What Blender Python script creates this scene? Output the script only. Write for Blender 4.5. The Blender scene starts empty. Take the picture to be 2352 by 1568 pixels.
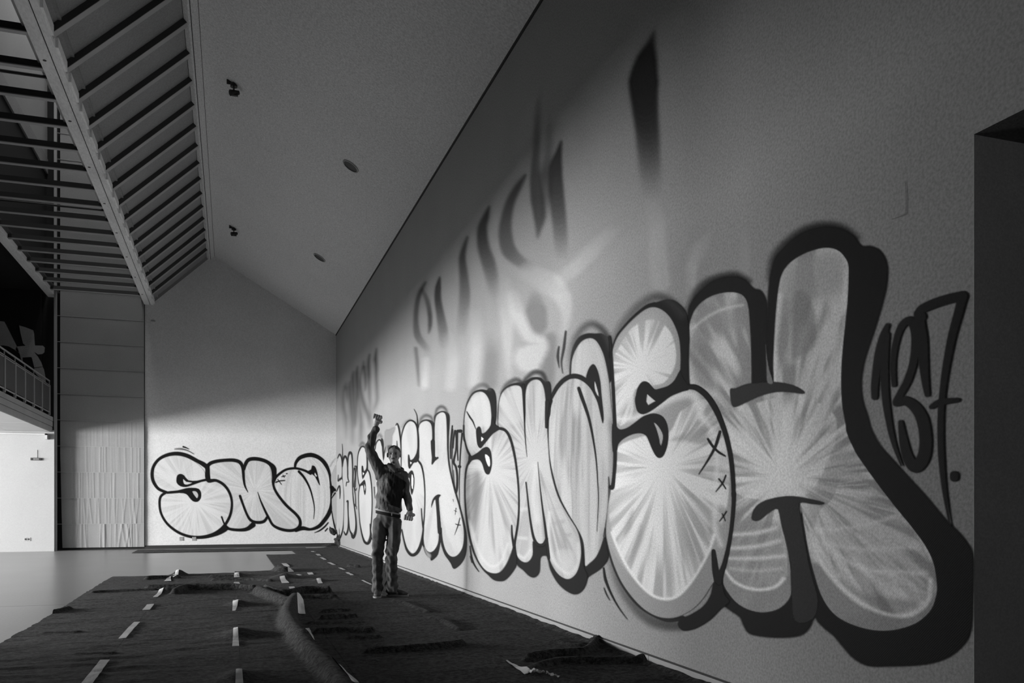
import bpy, bmesh, math, random
import numpy as np
from mathutils import Vector, noise as mn
random.seed(7); np.random.seed(7)
SC = bpy.context.scene
COL = SC.collection
# ---------------------------------------------------------------- camera, light, exposure
FPX, CX, HY, CAMH = 1934.0, 1176.0, 1162.0, 1.08
TH = math.atan(646.0 / FPX); CO, SI = math.cos(TH), math.sin(TH)
cam = bpy.data.cameras.new('camera'); camo = bpy.data.objects.new('camera', cam); COL.objects.link(camo)
camo.location = (0, 0, CAMH); camo.rotation_euler = (math.pi / 2, 0, -TH)
cam.sensor_width = 36; cam.lens = FPX * 36 / 2352; cam.shift_y = (HY - 784) / 2352; cam.clip_end = 200; cam.clip_start = .05
SC.camera = camo
SC.view_settings.view_transform = 'Standard'; SC.view_settings.look = 'None'
SC.view_settings.gamma = 1; SC.view_settings.use_curve_mapping = False
SC.view_settings.exposure = 0.0
SC.cycles.transparent_max_bounces = 24
SC.cycles.max_bounces = 8; SC.cycles.diffuse_bounces = 5
SC.cycles.sample_clamp_indirect = 1.5
W = bpy.data.worlds.new('World'); SC.world = W; W.use_nodes = True
W.node_tree.nodes['Background'].inputs[0].default_value = (1, 1, 1, 1)
W.node_tree.nodes['Background'].inputs[1].default_value = 0.02
WX = 2.705        # right wall
FY = 23.14        # far wall
EX = -4.06        # gallery edge / column line
LX = -15.0        # left window wall
def area(name, loc, rot, sx, sy, power):
    l = bpy.data.lights.new(name, 'AREA'); l.shape = 'RECTANGLE'; l.size = sx; l.size_y = sy; l.energy = power
    o = bpy.data.objects.new(name, l); COL.objects.link(o); o.location = loc; o.rotation_euler = rot
    return o
# daylight outside the left wall windows, and added fill lamps at the back and in the shaft
WIN = [(-1.0, 4.6), (9.6, 13.0), (13.6, 17.0), (17.6, 21.0), (21.2, 22.6)]  # first window is added to brighten the near wall and jamb
WP = [9.0, 430.0, 290.0, 225.0, 80.0]
WS = [1.9, .12, .4, .9, .8]          # sill heights
for k, (a, b) in enumerate(WIN):
    area('window_daylight', (LX - .25, (a + b) / 2, (WS[k] + 2.82) / 2), (0, -math.pi / 2, 0), 2.82 - WS[k], b - a, WP[k] * (b - a) * (2.82 - WS[k]))
area('back_fill_light', (-.5, -3.2, 2.1), (math.pi / 2, 0, 0), 2.4, 1.0, 9)  # added fill lamp behind the camera, lifts surfaces facing it
area('shaft_fill_light', (-3.0, 17, 14.6), (0, 0, 0), 1.8, 11, 330)  # added lamp under the closed shaft roof in place of skylight, lifts the far end

# ---------------------------------------------------------------- photo measuring helpers
def ray(u, v):
    r = (u - CX) / FPX; t = (HY - v) / FPX
    return np.array([SI + CO * r, CO - SI * r, t])
def at_floor(u, v, z=0.0):
    d = ray(u, v); s = (z - CAMH) / d[2]; return d * s + np.array([0, 0, CAMH])
def on_x(u, v, x):
    d = ray(u, v); return d * (x / d[0]) + np.array([0, 0, CAMH])
def on_y(u, v, y):
    d = ray(u, v); return d * (y / d[1]) + np.array([0, 0, CAMH])
def K(x0, y0, s):
    return lambda *p: [(x0 + a[0] / s, y0 + a[1] / s) + tuple(a[2:]) for a in p]
def KS(x0, y0, s):      # with a radius in crop units
    return lambda *p: [(x0 + a[0] / s, y0 + a[1] / s, a[2] / s) + tuple(a[3:]) for a in p]
# ---------------------------------------------------------------- objects
def tag(o, label=None, cat=None, group=None, kind=None):
    if label: o['label'] = label
    if cat: o['category'] = cat
    if group: o['group'] = group
    if kind: o['kind'] = kind
    return o
def empty(name, loc, rz=0):
    o = bpy.data.objects.new(name, None); COL.objects.link(o); o.location = loc; o.rotation_euler = (0, 0, rz)
    return o
def link(name, me, mat=None, parent=None):
    if mat is not None: me.materials.append(mat)
    o = bpy.data.objects.new(name, me); COL.objects.link(o)
    if parent is not None: o.parent = parent
    return o
def mesh_py(name, v, f, mat=None, parent=None, smooth=False):
    me = bpy.data.meshes.new(name); me.from_pydata([tuple(map(float, a)) for a in v], [], f); me.update()
    if smooth: me.polygons.foreach_set('use_smooth', [True] * len(me.polygons))
    return link(name, me, mat, parent)
class MB:
    def __init__(s): s.bm = bmesh.new()
    def box(s, x0, x1, y0, y1, z0, z1, bev=0):
        r = bmesh.ops.create_cube(s.bm, size=1); vs = r['verts']
        for v in vs: v.co = Vector(((x0 + x1) / 2 + v.co.x * (x1 - x0), (y0 + y1) / 2 + v.co.y * (y1 - y0), (z0 + z1) / 2 + v.co.z * (z1 - z0)))
        if bev:
            es = list({e for v in vs for e in v.link_edges})
            bmesh.ops.bevel(s.bm, geom=es, offset=bev, segments=2, affect='EDGES', profile=.6)
        return s
    def prism(s, poly, axis, a, b):      # poly in the two other axes, extruded a..b along axis
        def mk(p, t):
            return {'x': (t, p[0], p[1]), 'y': (p[0], t, p[1]), 'z': (p[0], p[1], t)}[axis]
        v0 = [s.bm.verts.new(mk(p, a)) for p in poly]; v1 = [s.bm.verts.new(mk(p, b)) for p in poly]
        s.bm.faces.new(v0); s.bm.faces.new(v1[::-1])
        for i in range(len(poly)): s.bm.faces.new((v0[i], v1[i], v1[(i + 1) % len(poly)], v0[(i + 1) % len(poly)]))
        return s
    def tube(s, p, q, r, n=10, r2=None):
        p = Vector(p); q = Vector(q); d = q - p
        m = d.to_track_quat('Z', 'Y').to_matrix().to_4x4(); m.translation = (p + q) / 2
        bmesh.ops.create_cone(s.bm, cap_ends=True, segments=n, radius1=r, radius2=r if r2 is None else r2, depth=d.length, matrix=m)
        return s
    def build(s, name, mat, parent=None, smooth=False):
        bmesh.ops.recalc_face_normals(s.bm, faces=s.bm.faces)
        me = bpy.data.meshes.new(name); s.bm.to_mesh(me); s.bm.free()
        if smooth: me.polygons.foreach_set('use_smooth', [True] * len(me.polygons))
        return link(name, me, mat, parent)
# ---------------------------------------------------------------- materials
def material(name, col, rough=.7, var=0.0, scale=8.0, bump=0.0, bscale=60.0, metal=0, spec=.4, stretch=(1, 1, 1), alpha=None, fine=0.0, fscale=220.0):
    m = bpy.data.materials.new(name); m.use_nodes = True; nt = m.node_tree; N = nt.nodes; L = nt.links
    b = N['Principled BSDF']; b.inputs['Roughness'].default_value = rough; b.inputs['Metallic'].default_value = metal
    b.inputs['Specular IOR Level'].default_value = spec
    tc = N.new('ShaderNodeTexCoord'); mp = N.new('ShaderNodeMapping'); mp.inputs['Scale'].default_value = stretch
    L.new(tc.outputs['Object'], mp.inputs[0])
    b.inputs['Base Color'].default_value = (col, col, col, 1)
    if var or fine:
        n = N.new('ShaderNodeTexNoise'); n.inputs['Scale'].default_value = scale; n.inputs['Detail'].default_value = 5; L.new(mp.outputs[0], n.inputs[0])
        mr = N.new('ShaderNodeMapRange'); mr.inputs['From Min'].default_value = .25; mr.inputs['From Max'].default_value = .75
        mr.inputs['To Min'].default_value = col * (1 - var); mr.inputs['To Max'].default_value = col * (1 + var); L.new(n.outputs[0], mr.inputs[0])
        out = mr.outputs[0]
        if fine:
            n2 = N.new('ShaderNodeTexNoise'); n2.inputs['Scale'].default_value = fscale; n2.inputs['Detail'].default_value = 2; L.new(mp.outputs[0], n2.inputs[0])
            m2 = N.new('ShaderNodeMapRange'); m2.inputs['From Min'].default_value = .3; m2.inputs['From Max'].default_value = .7
            m2.inputs['To Min'].default_value = 1 - fine; m2.inputs['To Max'].default_value = 1 + fine; L.new(n2.outputs[0], m2.inputs[0])
            mu = N.new('ShaderNodeMath'); mu.operation = 'MULTIPLY'; L.new(out, mu.inputs[0]); L.new(m2.outputs[0], mu.inputs[1]); out = mu.outputs[0]
        L.new(out, b.inputs['Base Color'])
    if bump:
        n = N.new('ShaderNodeTexNoise'); n.inputs['Scale'].default_value = bscale; n.inputs['Detail'].default_value = 4; L.new(mp.outputs[0], n.inputs[0])
        bp = N.new('ShaderNodeBump'); bp.inputs['Strength'].default_value = bump; bp.inputs['Distance'].default_value = .01
        L.new(n.outputs[0], bp.inputs['Height']); L.new(bp.outputs[0], b.inputs['Normal'])
    if alpha is not None:
        b.inputs['Alpha'].default_value = alpha
    return m
def paint_material(name):
    m = bpy.data.materials.new(name); m.use_nodes = True; nt = m.node_tree; N = nt.nodes; L = nt.links
    b = N['Principled BSDF']; b.inputs['Roughness'].default_value = .62; b.inputs['Specular IOR Level'].default_value = .08
    a = N.new('ShaderNodeAttribute'); a.attribute_name = 'tone'; al = N.new('ShaderNodeAttribute'); al.attribute_name = 'cover'
    tc = N.new('ShaderNodeTexCoord'); n = N.new('ShaderNodeTexNoise'); n.inputs['Scale'].default_value = 90; n.inputs['Detail'].default_value = 3
    L.new(tc.outputs['Object'], n.inputs[0])
    mr = N.new('ShaderNodeMapRange'); mr.inputs['From Min'].default_value = .3; mr.inputs['From Max'].default_value = .7
    mr.inputs['To Min'].default_value = .82; mr.inputs['To Max'].default_value = 1.18; L.new(n.outputs[0], mr.inputs[0])
    mu = N.new('ShaderNodeMath'); mu.operation = 'MULTIPLY'; L.new(a.outputs['Fac'], mu.inputs[0]); L.new(mr.outputs[0], mu.inputs[1])
    L.new(mu.outputs[0], b.inputs['Base Color'])
    w = N.new('ShaderNodeTexWave'); w.inputs['Scale'].default_value = 55; w.inputs['Distortion'].default_value = 1.5; w.bands_direction = 'DIAGONAL'
    L.new(tc.outputs['Object'], w.inputs[0])
    bp = N.new('ShaderNodeBump'); bp.inputs['Strength'].default_value = .15; bp.inputs['Distance'].default_value = .003
    L.new(w.outputs[0], bp.inputs['Height']); L.new(bp.outputs[0], b.inputs['Normal'])
    L.new(al.outputs['Fac'], b.inputs['Alpha'])
    return m
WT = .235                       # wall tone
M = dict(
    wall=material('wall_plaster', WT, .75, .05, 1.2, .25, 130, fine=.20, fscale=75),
    wallf=material('far_wall_plaster_lit', .60, .75, .05, 1.2, .1, 60, fine=.10, fscale=40),  # same plaster as the right wall, set paler to look better lit
    ceil=material('ceiling_plaster', .64, .85, .04, .8, .1, 90, fine=.20, fscale=42),
    white=material('white_wall', .33, .8, .03, 1, fine=.05, fscale=60),
    floor=material('polished_floor', .225, .28, .08, 1.1, .02, 40, spec=.5, fine=.14, fscale=40),
    joint=material('dark_joint', .03, .9),
    skirt=material('baseboard_paint', .24, .55, .05, 3),
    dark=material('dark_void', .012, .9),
    black=material('black_band', .02, .8),
    blind=material('blind_fabric', .26, .9, .06, 1.5, .1, 80, fine=.08, fscale=60),
    panel=material('roof_panel', .28, .8, .10, 1.2, fine=.12, fscale=40),
    rib=material('rib_metal', .06, .55, .1, 2, metal=.2),
    ribl=material('rib_flange', .42, .5, .1, 2, metal=.2),
    beam=material('beam_paint', .9, .6, .16, 3.0, .2, 30, stretch=(1, .3, 1), fine=.1, fscale=50),
    column=material('column_paint', .30, .6, .06, 2),
    metal=material('rail_metal', .35, .45, .05, 3, metal=.5),
    mesh=material('rail_infill', .10, .6, .1, 20, alpha=.75),
    fascia=material('fascia_concrete', .40, .8, .08, 2, fine=.08, fscale=50),
    soffit=material('soffit_panel', .5, .8, .04, 2),
    figure=material('mural_grey', .4, .9, .15, 3, fine=.12, fscale=40),
    tape=material('paper_tape', .52, .6, .10, 12, .2, 60),
    jamb=material('jamb_paint', .8, .8, .06, 3, fine=.1, fscale=120),
    course=material('brick_course', .3, .85, .15, 4, .3, 70, fine=.15, fscale=90),
    paint=paint_material('spray_paint'),
    rubber=material('black_fitting', .02, .5),
)
# ---------------------------------------------------------------- room shell
def px_xz(u, v): p = on_y(u, v, FY); return p[0], p[2]
WZ = on_x(1245, 0, WX)[2]                       # wall top
RX, RZ = px_xz(489, 586)                        # ridge of the ceiling
LBX, LBZ = px_xz(352, 695)                      # foot of the panelled slope, on the beam
CRX = -2.06                                     # left edge of the far wall, right edge of the blinds
NY = -3.0
def struct(o): o['kind'] = 'structure'; return o
def plate(name, pts, mat, t=.05, nrm=None, parent=None):
    """thin slab: quad pts given in 3D plus thickness along nrm"""
    n = Vector(nrm) * t
    v = [Vector(p) for p in pts] + [Vector(p) + n for p in pts]
    k = len(pts)
    f = [list(range(k)), list(range(k, 2 * k))[::-1]] + [[i, i + k, (i + 1) % k + k, (i + 1) % k] for i in range(k)]
    return mesh_py(name, v, f, mat, parent)
# floor: slabs with recessed joints
fl = struct(MB().box(LX - .2, WX + 2.4, NY, FY + .3, -.3, -.012).build('floor', M['joint']))
JY = 10.32
for (a, b, c, d) in [(LX - .2, WX + 2.4, NY, JY - .006), (LX - .2, WX + 2.4, JY + .006, FY + .3)]:
    MB().box(a, b, c, d, -.012, 0).build('floor_slab', M['floor'], fl)
# right wall with the doorway near the camera
DY = on_x(2236, 700, WX)[1]; DZ = on_x(2238, 308, WX)[2]
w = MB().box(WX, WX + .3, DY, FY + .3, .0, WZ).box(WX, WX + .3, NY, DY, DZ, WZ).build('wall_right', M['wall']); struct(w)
jb = struct(MB().box(WX + .0005, WX + .27, DY - .0015, DY + .002, 0, DZ).build('trim_1', M['jamb']))
cs = on_y(2342, 700, DY)
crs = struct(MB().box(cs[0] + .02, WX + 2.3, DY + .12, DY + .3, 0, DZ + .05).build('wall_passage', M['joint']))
zz = CAMH + (HY - 1469) / FPX * (DY / (CO - SI * (2345 - CX) / FPX)); hh = 103.0 / FPX * (DY / (CO - SI * (2345 - CX) / FPX))
z = zz - 3 * hh
while z < DZ:
    a, b = max(z + .004, 0), min(z + hh - .004, DZ + .04)
    if b > a + .02:
        MB().box(cs[0] + .012, WX + 2.3, DY + .10, DY + .14, a, b, .003).build('course', M['course'], crs)
    z += hh
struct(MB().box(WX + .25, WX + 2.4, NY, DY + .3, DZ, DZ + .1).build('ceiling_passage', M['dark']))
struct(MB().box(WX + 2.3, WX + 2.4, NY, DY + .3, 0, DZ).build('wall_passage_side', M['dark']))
# baseboard with a dark strip painted as the shadow gap above it, in lengths
bb = struct(MB().box(WX - .004, WX + .01, DY, FY, .064, .074).build('trim_2', M['joint']))
brd = [DY, on_x(1493, 1510, WX)[1], 8.9, 13.2, 17.6, FY]
bs = struct(MB().box(WX - .006, WX + .01, DY, FY, 0, .01).build('baseboard_right', M['joint']))
for a, b in zip(brd[:-1], brd[1:]):
    MB().box(WX - .012, WX + .004, a + .002, b - .002, 0, .064, .002).build('board', M['skirt'], bs)
# far wall (gable shaped), black skirting
gp = [(CRX, 0), (WX + .3, 0), (WX + .3, WZ), (WX, WZ), (RX, RZ), (LBX, LBZ), (CRX, LBZ)]
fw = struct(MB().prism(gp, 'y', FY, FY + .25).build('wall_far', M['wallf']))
struct(MB().box(CRX, WX, FY - .03, FY, 0, .085).build('baseboard_far', M['black']))
# ceiling: sloped plaster plane, edge strip, near wall etc.
nv = Vector((RX - WX, 0, RZ - WZ)).normalized(); up = Vector((-nv.z, 0, nv.x)) * -1
if up.z < 0: up = -up
ce = struct(plate('ceiling', [(WX + .05, NY, WZ - .03), (WX + .05, FY + .02, WZ - .03), (RX, FY + .02, RZ), (RX, NY, RZ)], M['ceil'], .08, up))
struct(MB().box(WX - .014, WX + .002, NY, FY, WZ - .022, WZ + .03).build('trim_gap_shade', M['joint']))  # dark strip in place of the shade in the gap along the wall top
# white edge strip between plaster and panelled slope, with two dark grooves
sv = Vector((LBX - RX, 0, LBZ - RZ)).normalized(); dn = Vector((sv.z, 0, -sv.x))
if dn.z > 0: dn = -dn
def slope(t, off): return Vector((RX, 0, RZ)) + sv * t + dn * off
SL = math.hypot(LBX - RX, LBZ - RZ)
def slope_bar(name, t0, t1, o0, o1, y0, y1, mat, parent=None):
    c = [slope(t0, o0), slope(t1, o0), slope(t1, o1), slope(t0, o1)]
    return MB().prism([(p.x, p.z) for p in c], 'y', y0, y1).build(name, mat, parent)
st = struct(slope_bar('trim_4', -.01, .16, -.05, .045, NY, FY, M['ceil']))
slope_bar('groove', .115, .125, .04, .05, NY, FY, M['joint'], st)
slope_bar('groove', -.02, -.01, .02, .05, NY, FY, M['joint'], st)
# panelled slope: one panel and one rib per bay, 0.8 m apart
sr = struct(slope_bar('ceiling_slope', .05, SL + .1, -.20, -.12, NY, FY, M['dark']))
PITCH = .80; y0r = on_x(215, 0, LBX)[1]
ys = [FY - .02 - PITCH * k for k in range(27)]
for k, y in enumerate(ys[:-1]):
    if y < 1.5: break
    slope_bar('panel', .16, SL - .02, -.10, -.06, y - PITCH + .012, y - .012, M['panel'], sr)
    if k:
        slope_bar('rib', .14, SL + .02, -.06, .012, y - .03, y + .03, M['rib'], sr)
        slope_bar('flange', .14, SL + .02, .010, .016, y - .03, y + .075, M['ribl'], sr)
seam = (RX + LBX) / 2
# main beam
BX0, BX1 = px_xz(331, 697)[0], px_xz(353, 697)[0]; BZ = px_xz(340, 700)[1]
bm = empty('ceiling_beam', (0, 0, 0)); tag(bm, 'long pale timber-like roof beam at the foot of the panelled slope', 'beam')
MB().box(BX0, BX1, NY, FY - .02, BZ, BZ + .17, .008).build('web', M['beam'], bm)
MB().box(BX1 - .08, BX1 - .072, NY, FY - .02, BZ - .004, BZ + .001).build('groove', M['joint'], bm)
MB().box(BX0 - .06, BX0 + .02, NY, FY - .02, BZ + .09, BZ + .13).build('flange', M['ribl'], bm)
for k in range(26):
    y = FY - .02 - PITCH * k
    if y < 4: break
    MB().box(BX1 - .01, BX1 + .03, y - .6, y - .05, BZ + .02, BZ + .14, .004).build('cleat', M['beam'], bm)
    if k % 2: MB().tube((BX0 + .06, y - .3, BZ - .004), (BX0 + .06, y - .3, BZ + .01), .02).build('bolt', M['rubber'], bm)
# second beam on the column line
b2 = px_xz(112, 684)
bm2 = empty('ceiling_beam', (0, 0, 0)); tag(bm2, 'shorter pale beam above the dark gallery, left of the main beam', 'beam')
MB().box(EX - .16, EX + .02, NY, FY - .1, b2[1], b2[1] + .15, .006).build('web', M['beam'], bm2)
MB().box(EX + .02, EX + .09, NY, FY - .1, b2[1] + .10, b2[1] + .14).build('flange', M['rib'], bm2)
# flat louvres between the two beams
lv = empty('louvre_ceiling', (0, 0, BZ)); tag(lv, 'open grid of dark cross bars between the two roof beams', 'louvre')
for k in range(1, 27):
    y = FY - .02 - PITCH * k
    if y < 4: break
    MB().box(EX + .02, BX0 + .01, y - .02, y + .02, .03, .12).build('bar', M['rib'], lv)
    MB().box(EX + .02, BX0 + .01, y - .045, y + .03, .02, .032).build('bar_flange', M['ribl'], lv)
    if k in (9, 15): MB().tube((EX + .05, y + .25, .06), (BX0, y + .25, .06), .02, 8).build('conduit', M['rubber'], lv)
# roof shaft above the louvres
struct(MB().box(BX1, BX1 + .1, NY, FY, LBZ + .15, 15).build('wall_shaft_right', M['panel']))
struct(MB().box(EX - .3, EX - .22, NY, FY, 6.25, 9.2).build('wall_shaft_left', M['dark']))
up1 = struct(MB().box(EX - .3, EX - .2, NY, FY + .1, 9.55, 15).build('wall_shaft_upper', M['white']))
struct(MB().box(EX - .3, EX - .18, NY, FY, 9.2, 9.55).build('trim_5', M['panel']))
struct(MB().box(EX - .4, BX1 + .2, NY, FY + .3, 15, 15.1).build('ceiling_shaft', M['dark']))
# blinds wall (drop cloth panels) on the far side
bl = empty('fabric_blind', ((EX + CRX) / 2, FY, 0)); tag(bl, 'tall grey fabric blind in horizontal panels left of the lettered far wall', 'blind')
BL0 = on_y(139.5, 1200, FY)[0] - bl.location.x; BL1 = CRX - bl.location.x - .01
zs = [.05] + [.64 + .638 * k for k in range(22)]
def blind_panel(z0, z1, k):
    nx, nz = 150, 8; v = []; f = []
    full = max(0, 1 - k / 5.5)
    rs = np.random.RandomState(40 + k)
    folds = [(rs.uniform(.12, .98), rs.uniform(.005, .013), rs.uniform(-.05, .05), rs.uniform(.2, 1)) for _ in range(34)]
    for j in range(nz + 1):
        t = j / nz
        for i in range(nx + 1):
            s = i / nx; d = 0
            for (c, wd, sk, am) in folds:
                cc = c + sk * (1 - t) * (1 if k < 2 else .15)
                d += am * math.exp(-((s - cc) / wd) ** 2)
            x0 = BL0 + (.05 * (1 - min(1, (z0 + (z1 - z0) * t) / 2.4)) if k < 4 else 0)
            v.append((x0 + (BL1 - x0) * s, -.06 - .012 * full * d - .01 * math.sin(t * math.pi), z0 + (z1 - z0) * t))
    for j in range(nz):
        for i in range(nx):
            a = j * (nx + 1) + i; f.append((a, a + 1, a + nx + 2, a + nx + 1))
    mesh_py('panel', v, f, M['blind'], bl, True)
for k in range(len(zs) - 1):
    blind_panel(zs[k] + .006, zs[k + 1] - .006, k)
    MB().box(BL0 - .08, BL1, -.075, -.05, zs[k + 1] - .006, zs[k + 1] + .006).build('batten', M['column'], bl)
struct(MB().box(LX, CRX, FY + .02, FY + .25, 0, 15).build('wall_far_left', M['dark']))
# column
cxl = on_y(125, 1000, FY - .35)[0]; cxr = on_y(131.5, 1000, FY - .35)[0]
co = tag(MB().box(cxl, cxr, FY - .42, FY - .35, 0, 15, .003).build('steel_column', M['column']), 'slim pale steel column beside the dark gap of the fabric blind', 'column')
# ---------------------------------------------------------------- gallery (mezzanine)
zb = 2.86; zt = 3.22
gl = struct(MB().box(LX, EX - .03, NY, FY - .42, zb + .02, zt - .02).build('floor_gallery', M['fascia']))
MB().box(EX - .02, EX + .004, NY, FY - .42, zt - .10, zt).build('kerb', M['fascia'], gl)
MB().box(EX - .02, EX, NY, FY - .42, zb + .13, zt - .11).build('fascia', M['fascia'], gl)
MB().box(EX - .02, EX - .008, NY, FY - .42, zb, zb + .12).build('fascia', M['fascia'], gl)
y = FY - .44
while y > 3:
    for (a, b) in [(EX - .9, EX - .03), (EX - 1.8, EX - .91), (EX - 2.7, EX - 1.81), (EX - 5.0, EX - 2.71)]:
        MB().box(a, b, y - 2.38, y, zb - .005, zb + .02).build('soffit_panel', M['soffit'], gl)
    y -= 2.4
rl = empty('gallery_railing', (EX + .02, 0, zt)); tag(rl, 'metal balcony railing with flat posts along the dark upper gallery', 'railing')
yend = FY - .95
MB().tube((0, 3, .80), (0, yend, .80), .018).build('handrail', M['metal'], rl)
for zr, rr in ((.665, .012), (.70, .010), (.07, .016)):
    MB().tube((0, 3, zr), (0, yend, zr), rr, 8).build('rail', M['metal'], rl)
y = yend
while y > 4:
    MB().box(-.02, .02, y - .035, y + .035, 0, .70, .004).box(-.01, .01, y - .012, y + .012, .70, .79).build('post', M['metal'], rl)
    MB().box(-.004, .004, y - .83 + .05, y - .05, .10, .65).build('infill', M['mesh'], rl)
    y -= .83
struct(MB().box(LX, EX - .55, 7.8, 8.0, 0, zb + .02).build('wall_light_baffle', M['white']))  # unseen baffle, added to keep window light off the near wall
# white end wall below the gallery with its small fittings
YW = FY - .5
ww = struct(MB().box(LX, on_y(124.5, 1100, YW)[0], YW, YW + .1, 0, zb + .04).build('wall_under_gallery', M['white']))
struct(MB().box(LX, on_y(124.5, 1100, YW)[0], YW - .012, YW, 0, .07).build('baseboard_left', M['white']))
p0 = on_y(71, 1054, YW); p1 = on_y(95, 1054, YW)
ct = empty('wall_control', (p0[0], YW, p0[2])); tag(ct, 'small dark control box on the bright white wall under the gallery', 'fitting')
w_ = p1[0] - p0[0]
MB().box(0, w_, -.05, 0, -.03, .03, .004).build('case', M['rubber'], ct)
for t in (.32, .5, .68): MB().box(w_ * t, w_ * (t + .08), -.056, -.045, -.02, .02).build('button', M['white'], ct)
MB().tube((w_ * .6, -.01, .03), (w_ * .6, -.01, .22), .006, 6).build('conduit', M['column'], ct)
for k, u in enumerate((59, 66)):
    p = on_y(u, 1238, YW); o = empty('wall_socket', (p[0], YW, p[2]))
    MB().box(-.04, .04, -.012, 0, -.04, .04, .004).build('plate', M['white'], o); MB().tube((0, -.016, 0), (0, -.01, 0), .022, 12).build('insert', M['rubber'], o)
    tag(o, ['left socket of the pair low on the bright white wall', 'right socket of the pair low on the bright white wall'][k], 'socket')
pa = on_y(0, 995, YW - .15); pb = on_y(103, 997, YW - .15)
tk = tag(MB().box(pa[0] - 1, pb[0] + .05, YW - .16, YW - .11, pa[2] - .012, pa[2] + .02).box(pb[0], pb[0] + .05, YW - .16, YW, pa[2] - .11, pa[2] + .02).build('curtain_track', M['fascia']), 'thin grey track high on the bright wall under the gallery', 'track')
# dark upper room with pale painted figure
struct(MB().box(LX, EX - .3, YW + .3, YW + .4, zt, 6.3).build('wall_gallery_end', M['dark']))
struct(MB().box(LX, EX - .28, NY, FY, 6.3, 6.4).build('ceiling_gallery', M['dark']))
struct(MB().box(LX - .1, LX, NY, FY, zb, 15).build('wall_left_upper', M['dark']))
kf = K(0, 700, 5.06)
figs = [kf((-60,160),(0,190),(50,195),(70,230),(130,350),(195,480),(230,560),(160,515),(100,482),(40,470),(-60,470)),
        kf((225,240),(300,262),(385,295),(395,330),(405,472),(440,473),(500,475),(520,495),(515,550),(490,570),(440,575),(420,560),(395,545),(440,600),(480,670),(495,715),(400,728),(370,610),(350,605),(260,610),(265,680),(245,630),(230,570),(180,520),(200,485),(300,475),(270,450),(240,330)),
        kf((400,738),(497,722),(510,750),(525,830),(530,900),(470,860),(400,780))]
fg = empty('painted_figure', (0, 0, 0)); tag(fg, 'pale abstract cross-limbed shape painted on the black wall above the railing', 'mural')
for q in figs:
    pts = [on_y(a, b, YW + .28) for a, b in q]
    MB().prism([(p[0], p[2]) for p in pts], 'y', YW + .262, YW + .298).build('shape', M['figure'], fg)
# left window wall under the gallery
wl = MB()
edges = [NY] + [e for ab in WIN for e in ab] + [FY]
for i in range(0, len(edges), 2): wl.box(LX - .1, LX, edges[i], edges[i + 1], 0, zb)
for k, (a, b) in enumerate(WIN): wl.box(LX - .1, LX, a, b, 0, WS[k])
wl.box(LX - .1, LX, NY, FY, 0, .12).box(LX - .1, LX, NY, FY, 2.82, zb)
struct(wl.build('wall_left', M['white']))
for k, (a, b) in enumerate(WIN):
    wf = struct(MB().box(LX - .09, LX - .03, a, a + .06, WS[k], 2.82).box(LX - .09, LX - .03, b - .06, b, WS[k], 2.82).box(LX - .09, LX - .03, a, b, WS[k], WS[k] + .06).box(LX - .09, LX - .03, a, b, 2.76, 2.82).build('window_%d' % (k + 1), M['metal']))  # the first frame belongs to the added near window
    for t in (1, 2): MB().box(LX - .08, LX - .04, a + (b - a) * t / 3 - .03, a + (b - a) * t / 3 + .03, WS[k] + .06, 2.76).build('mullion', M['metal'], wf)
struct(MB().box(LX, -1.75, NY - .1, NY, 0, 15).box(.75, WX + .3, NY - .1, NY, 0, 15).box(-1.75, .75, NY - .1, NY, 0, 1.55).box(-1.75, .75, NY - .1, NY, 2.65, 15).build('wall_back', M['wall']))
struct(MB().box(-1.75, -1.69, NY - .09, NY - .03, 1.55, 2.65).box(.69, .75, NY - .09, NY - .03, 1.55, 2.65).box(-1.75, .75, NY - .09, NY - .03, 1.55, 1.61).box(-1.75, .75, NY - .09, NY - .03, 2.59, 2.65).build('window_6', M['metal']))  # frame of an added, unseen opening for the back fill lamp
# ceiling fittings
def ceil_pt(u, v):
    d = Vector(ray(u, v)); o = Vector((0, 0, CAMH)); n = up
    return o + d * ((Vector((WX, 0, WZ)) - o).dot(n) / d.dot(n))
ang = math.atan2(WZ - RZ, WX - RX)
for k, (u, v) in enumerate(((537, 192), (537, 523))):
    p = ceil_pt(u, v); o = empty('spotlight', p)
    MB().tube((0, 0, 0), (0, 0, -.05), .05, 14).build('base', M['rubber'], o)
    MB().tube((0, 0, -.05), (0, 0, -.12), .012).build('stem', M['rubber'], o)
    MB().tube((-.05, -.02, -.15), (.07, .03, -.11), .045, 14, .03).build('lamp_head', M['rubber'], o)
    MB().box(-.10, -.02, -.004, .004, -.02, .05).box(-.01, .01, -.09, .08, -.10, -.07).box(-.03, .06, -.02, .02, -.18, -.14).build('barn_door', M['rubber'], o)
    tag(o, ['small black spotlight on the ceiling near the top of the picture', 'smaller-looking black spotlight on the ceiling nearer the ridge end'][k], 'spotlight')
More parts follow.
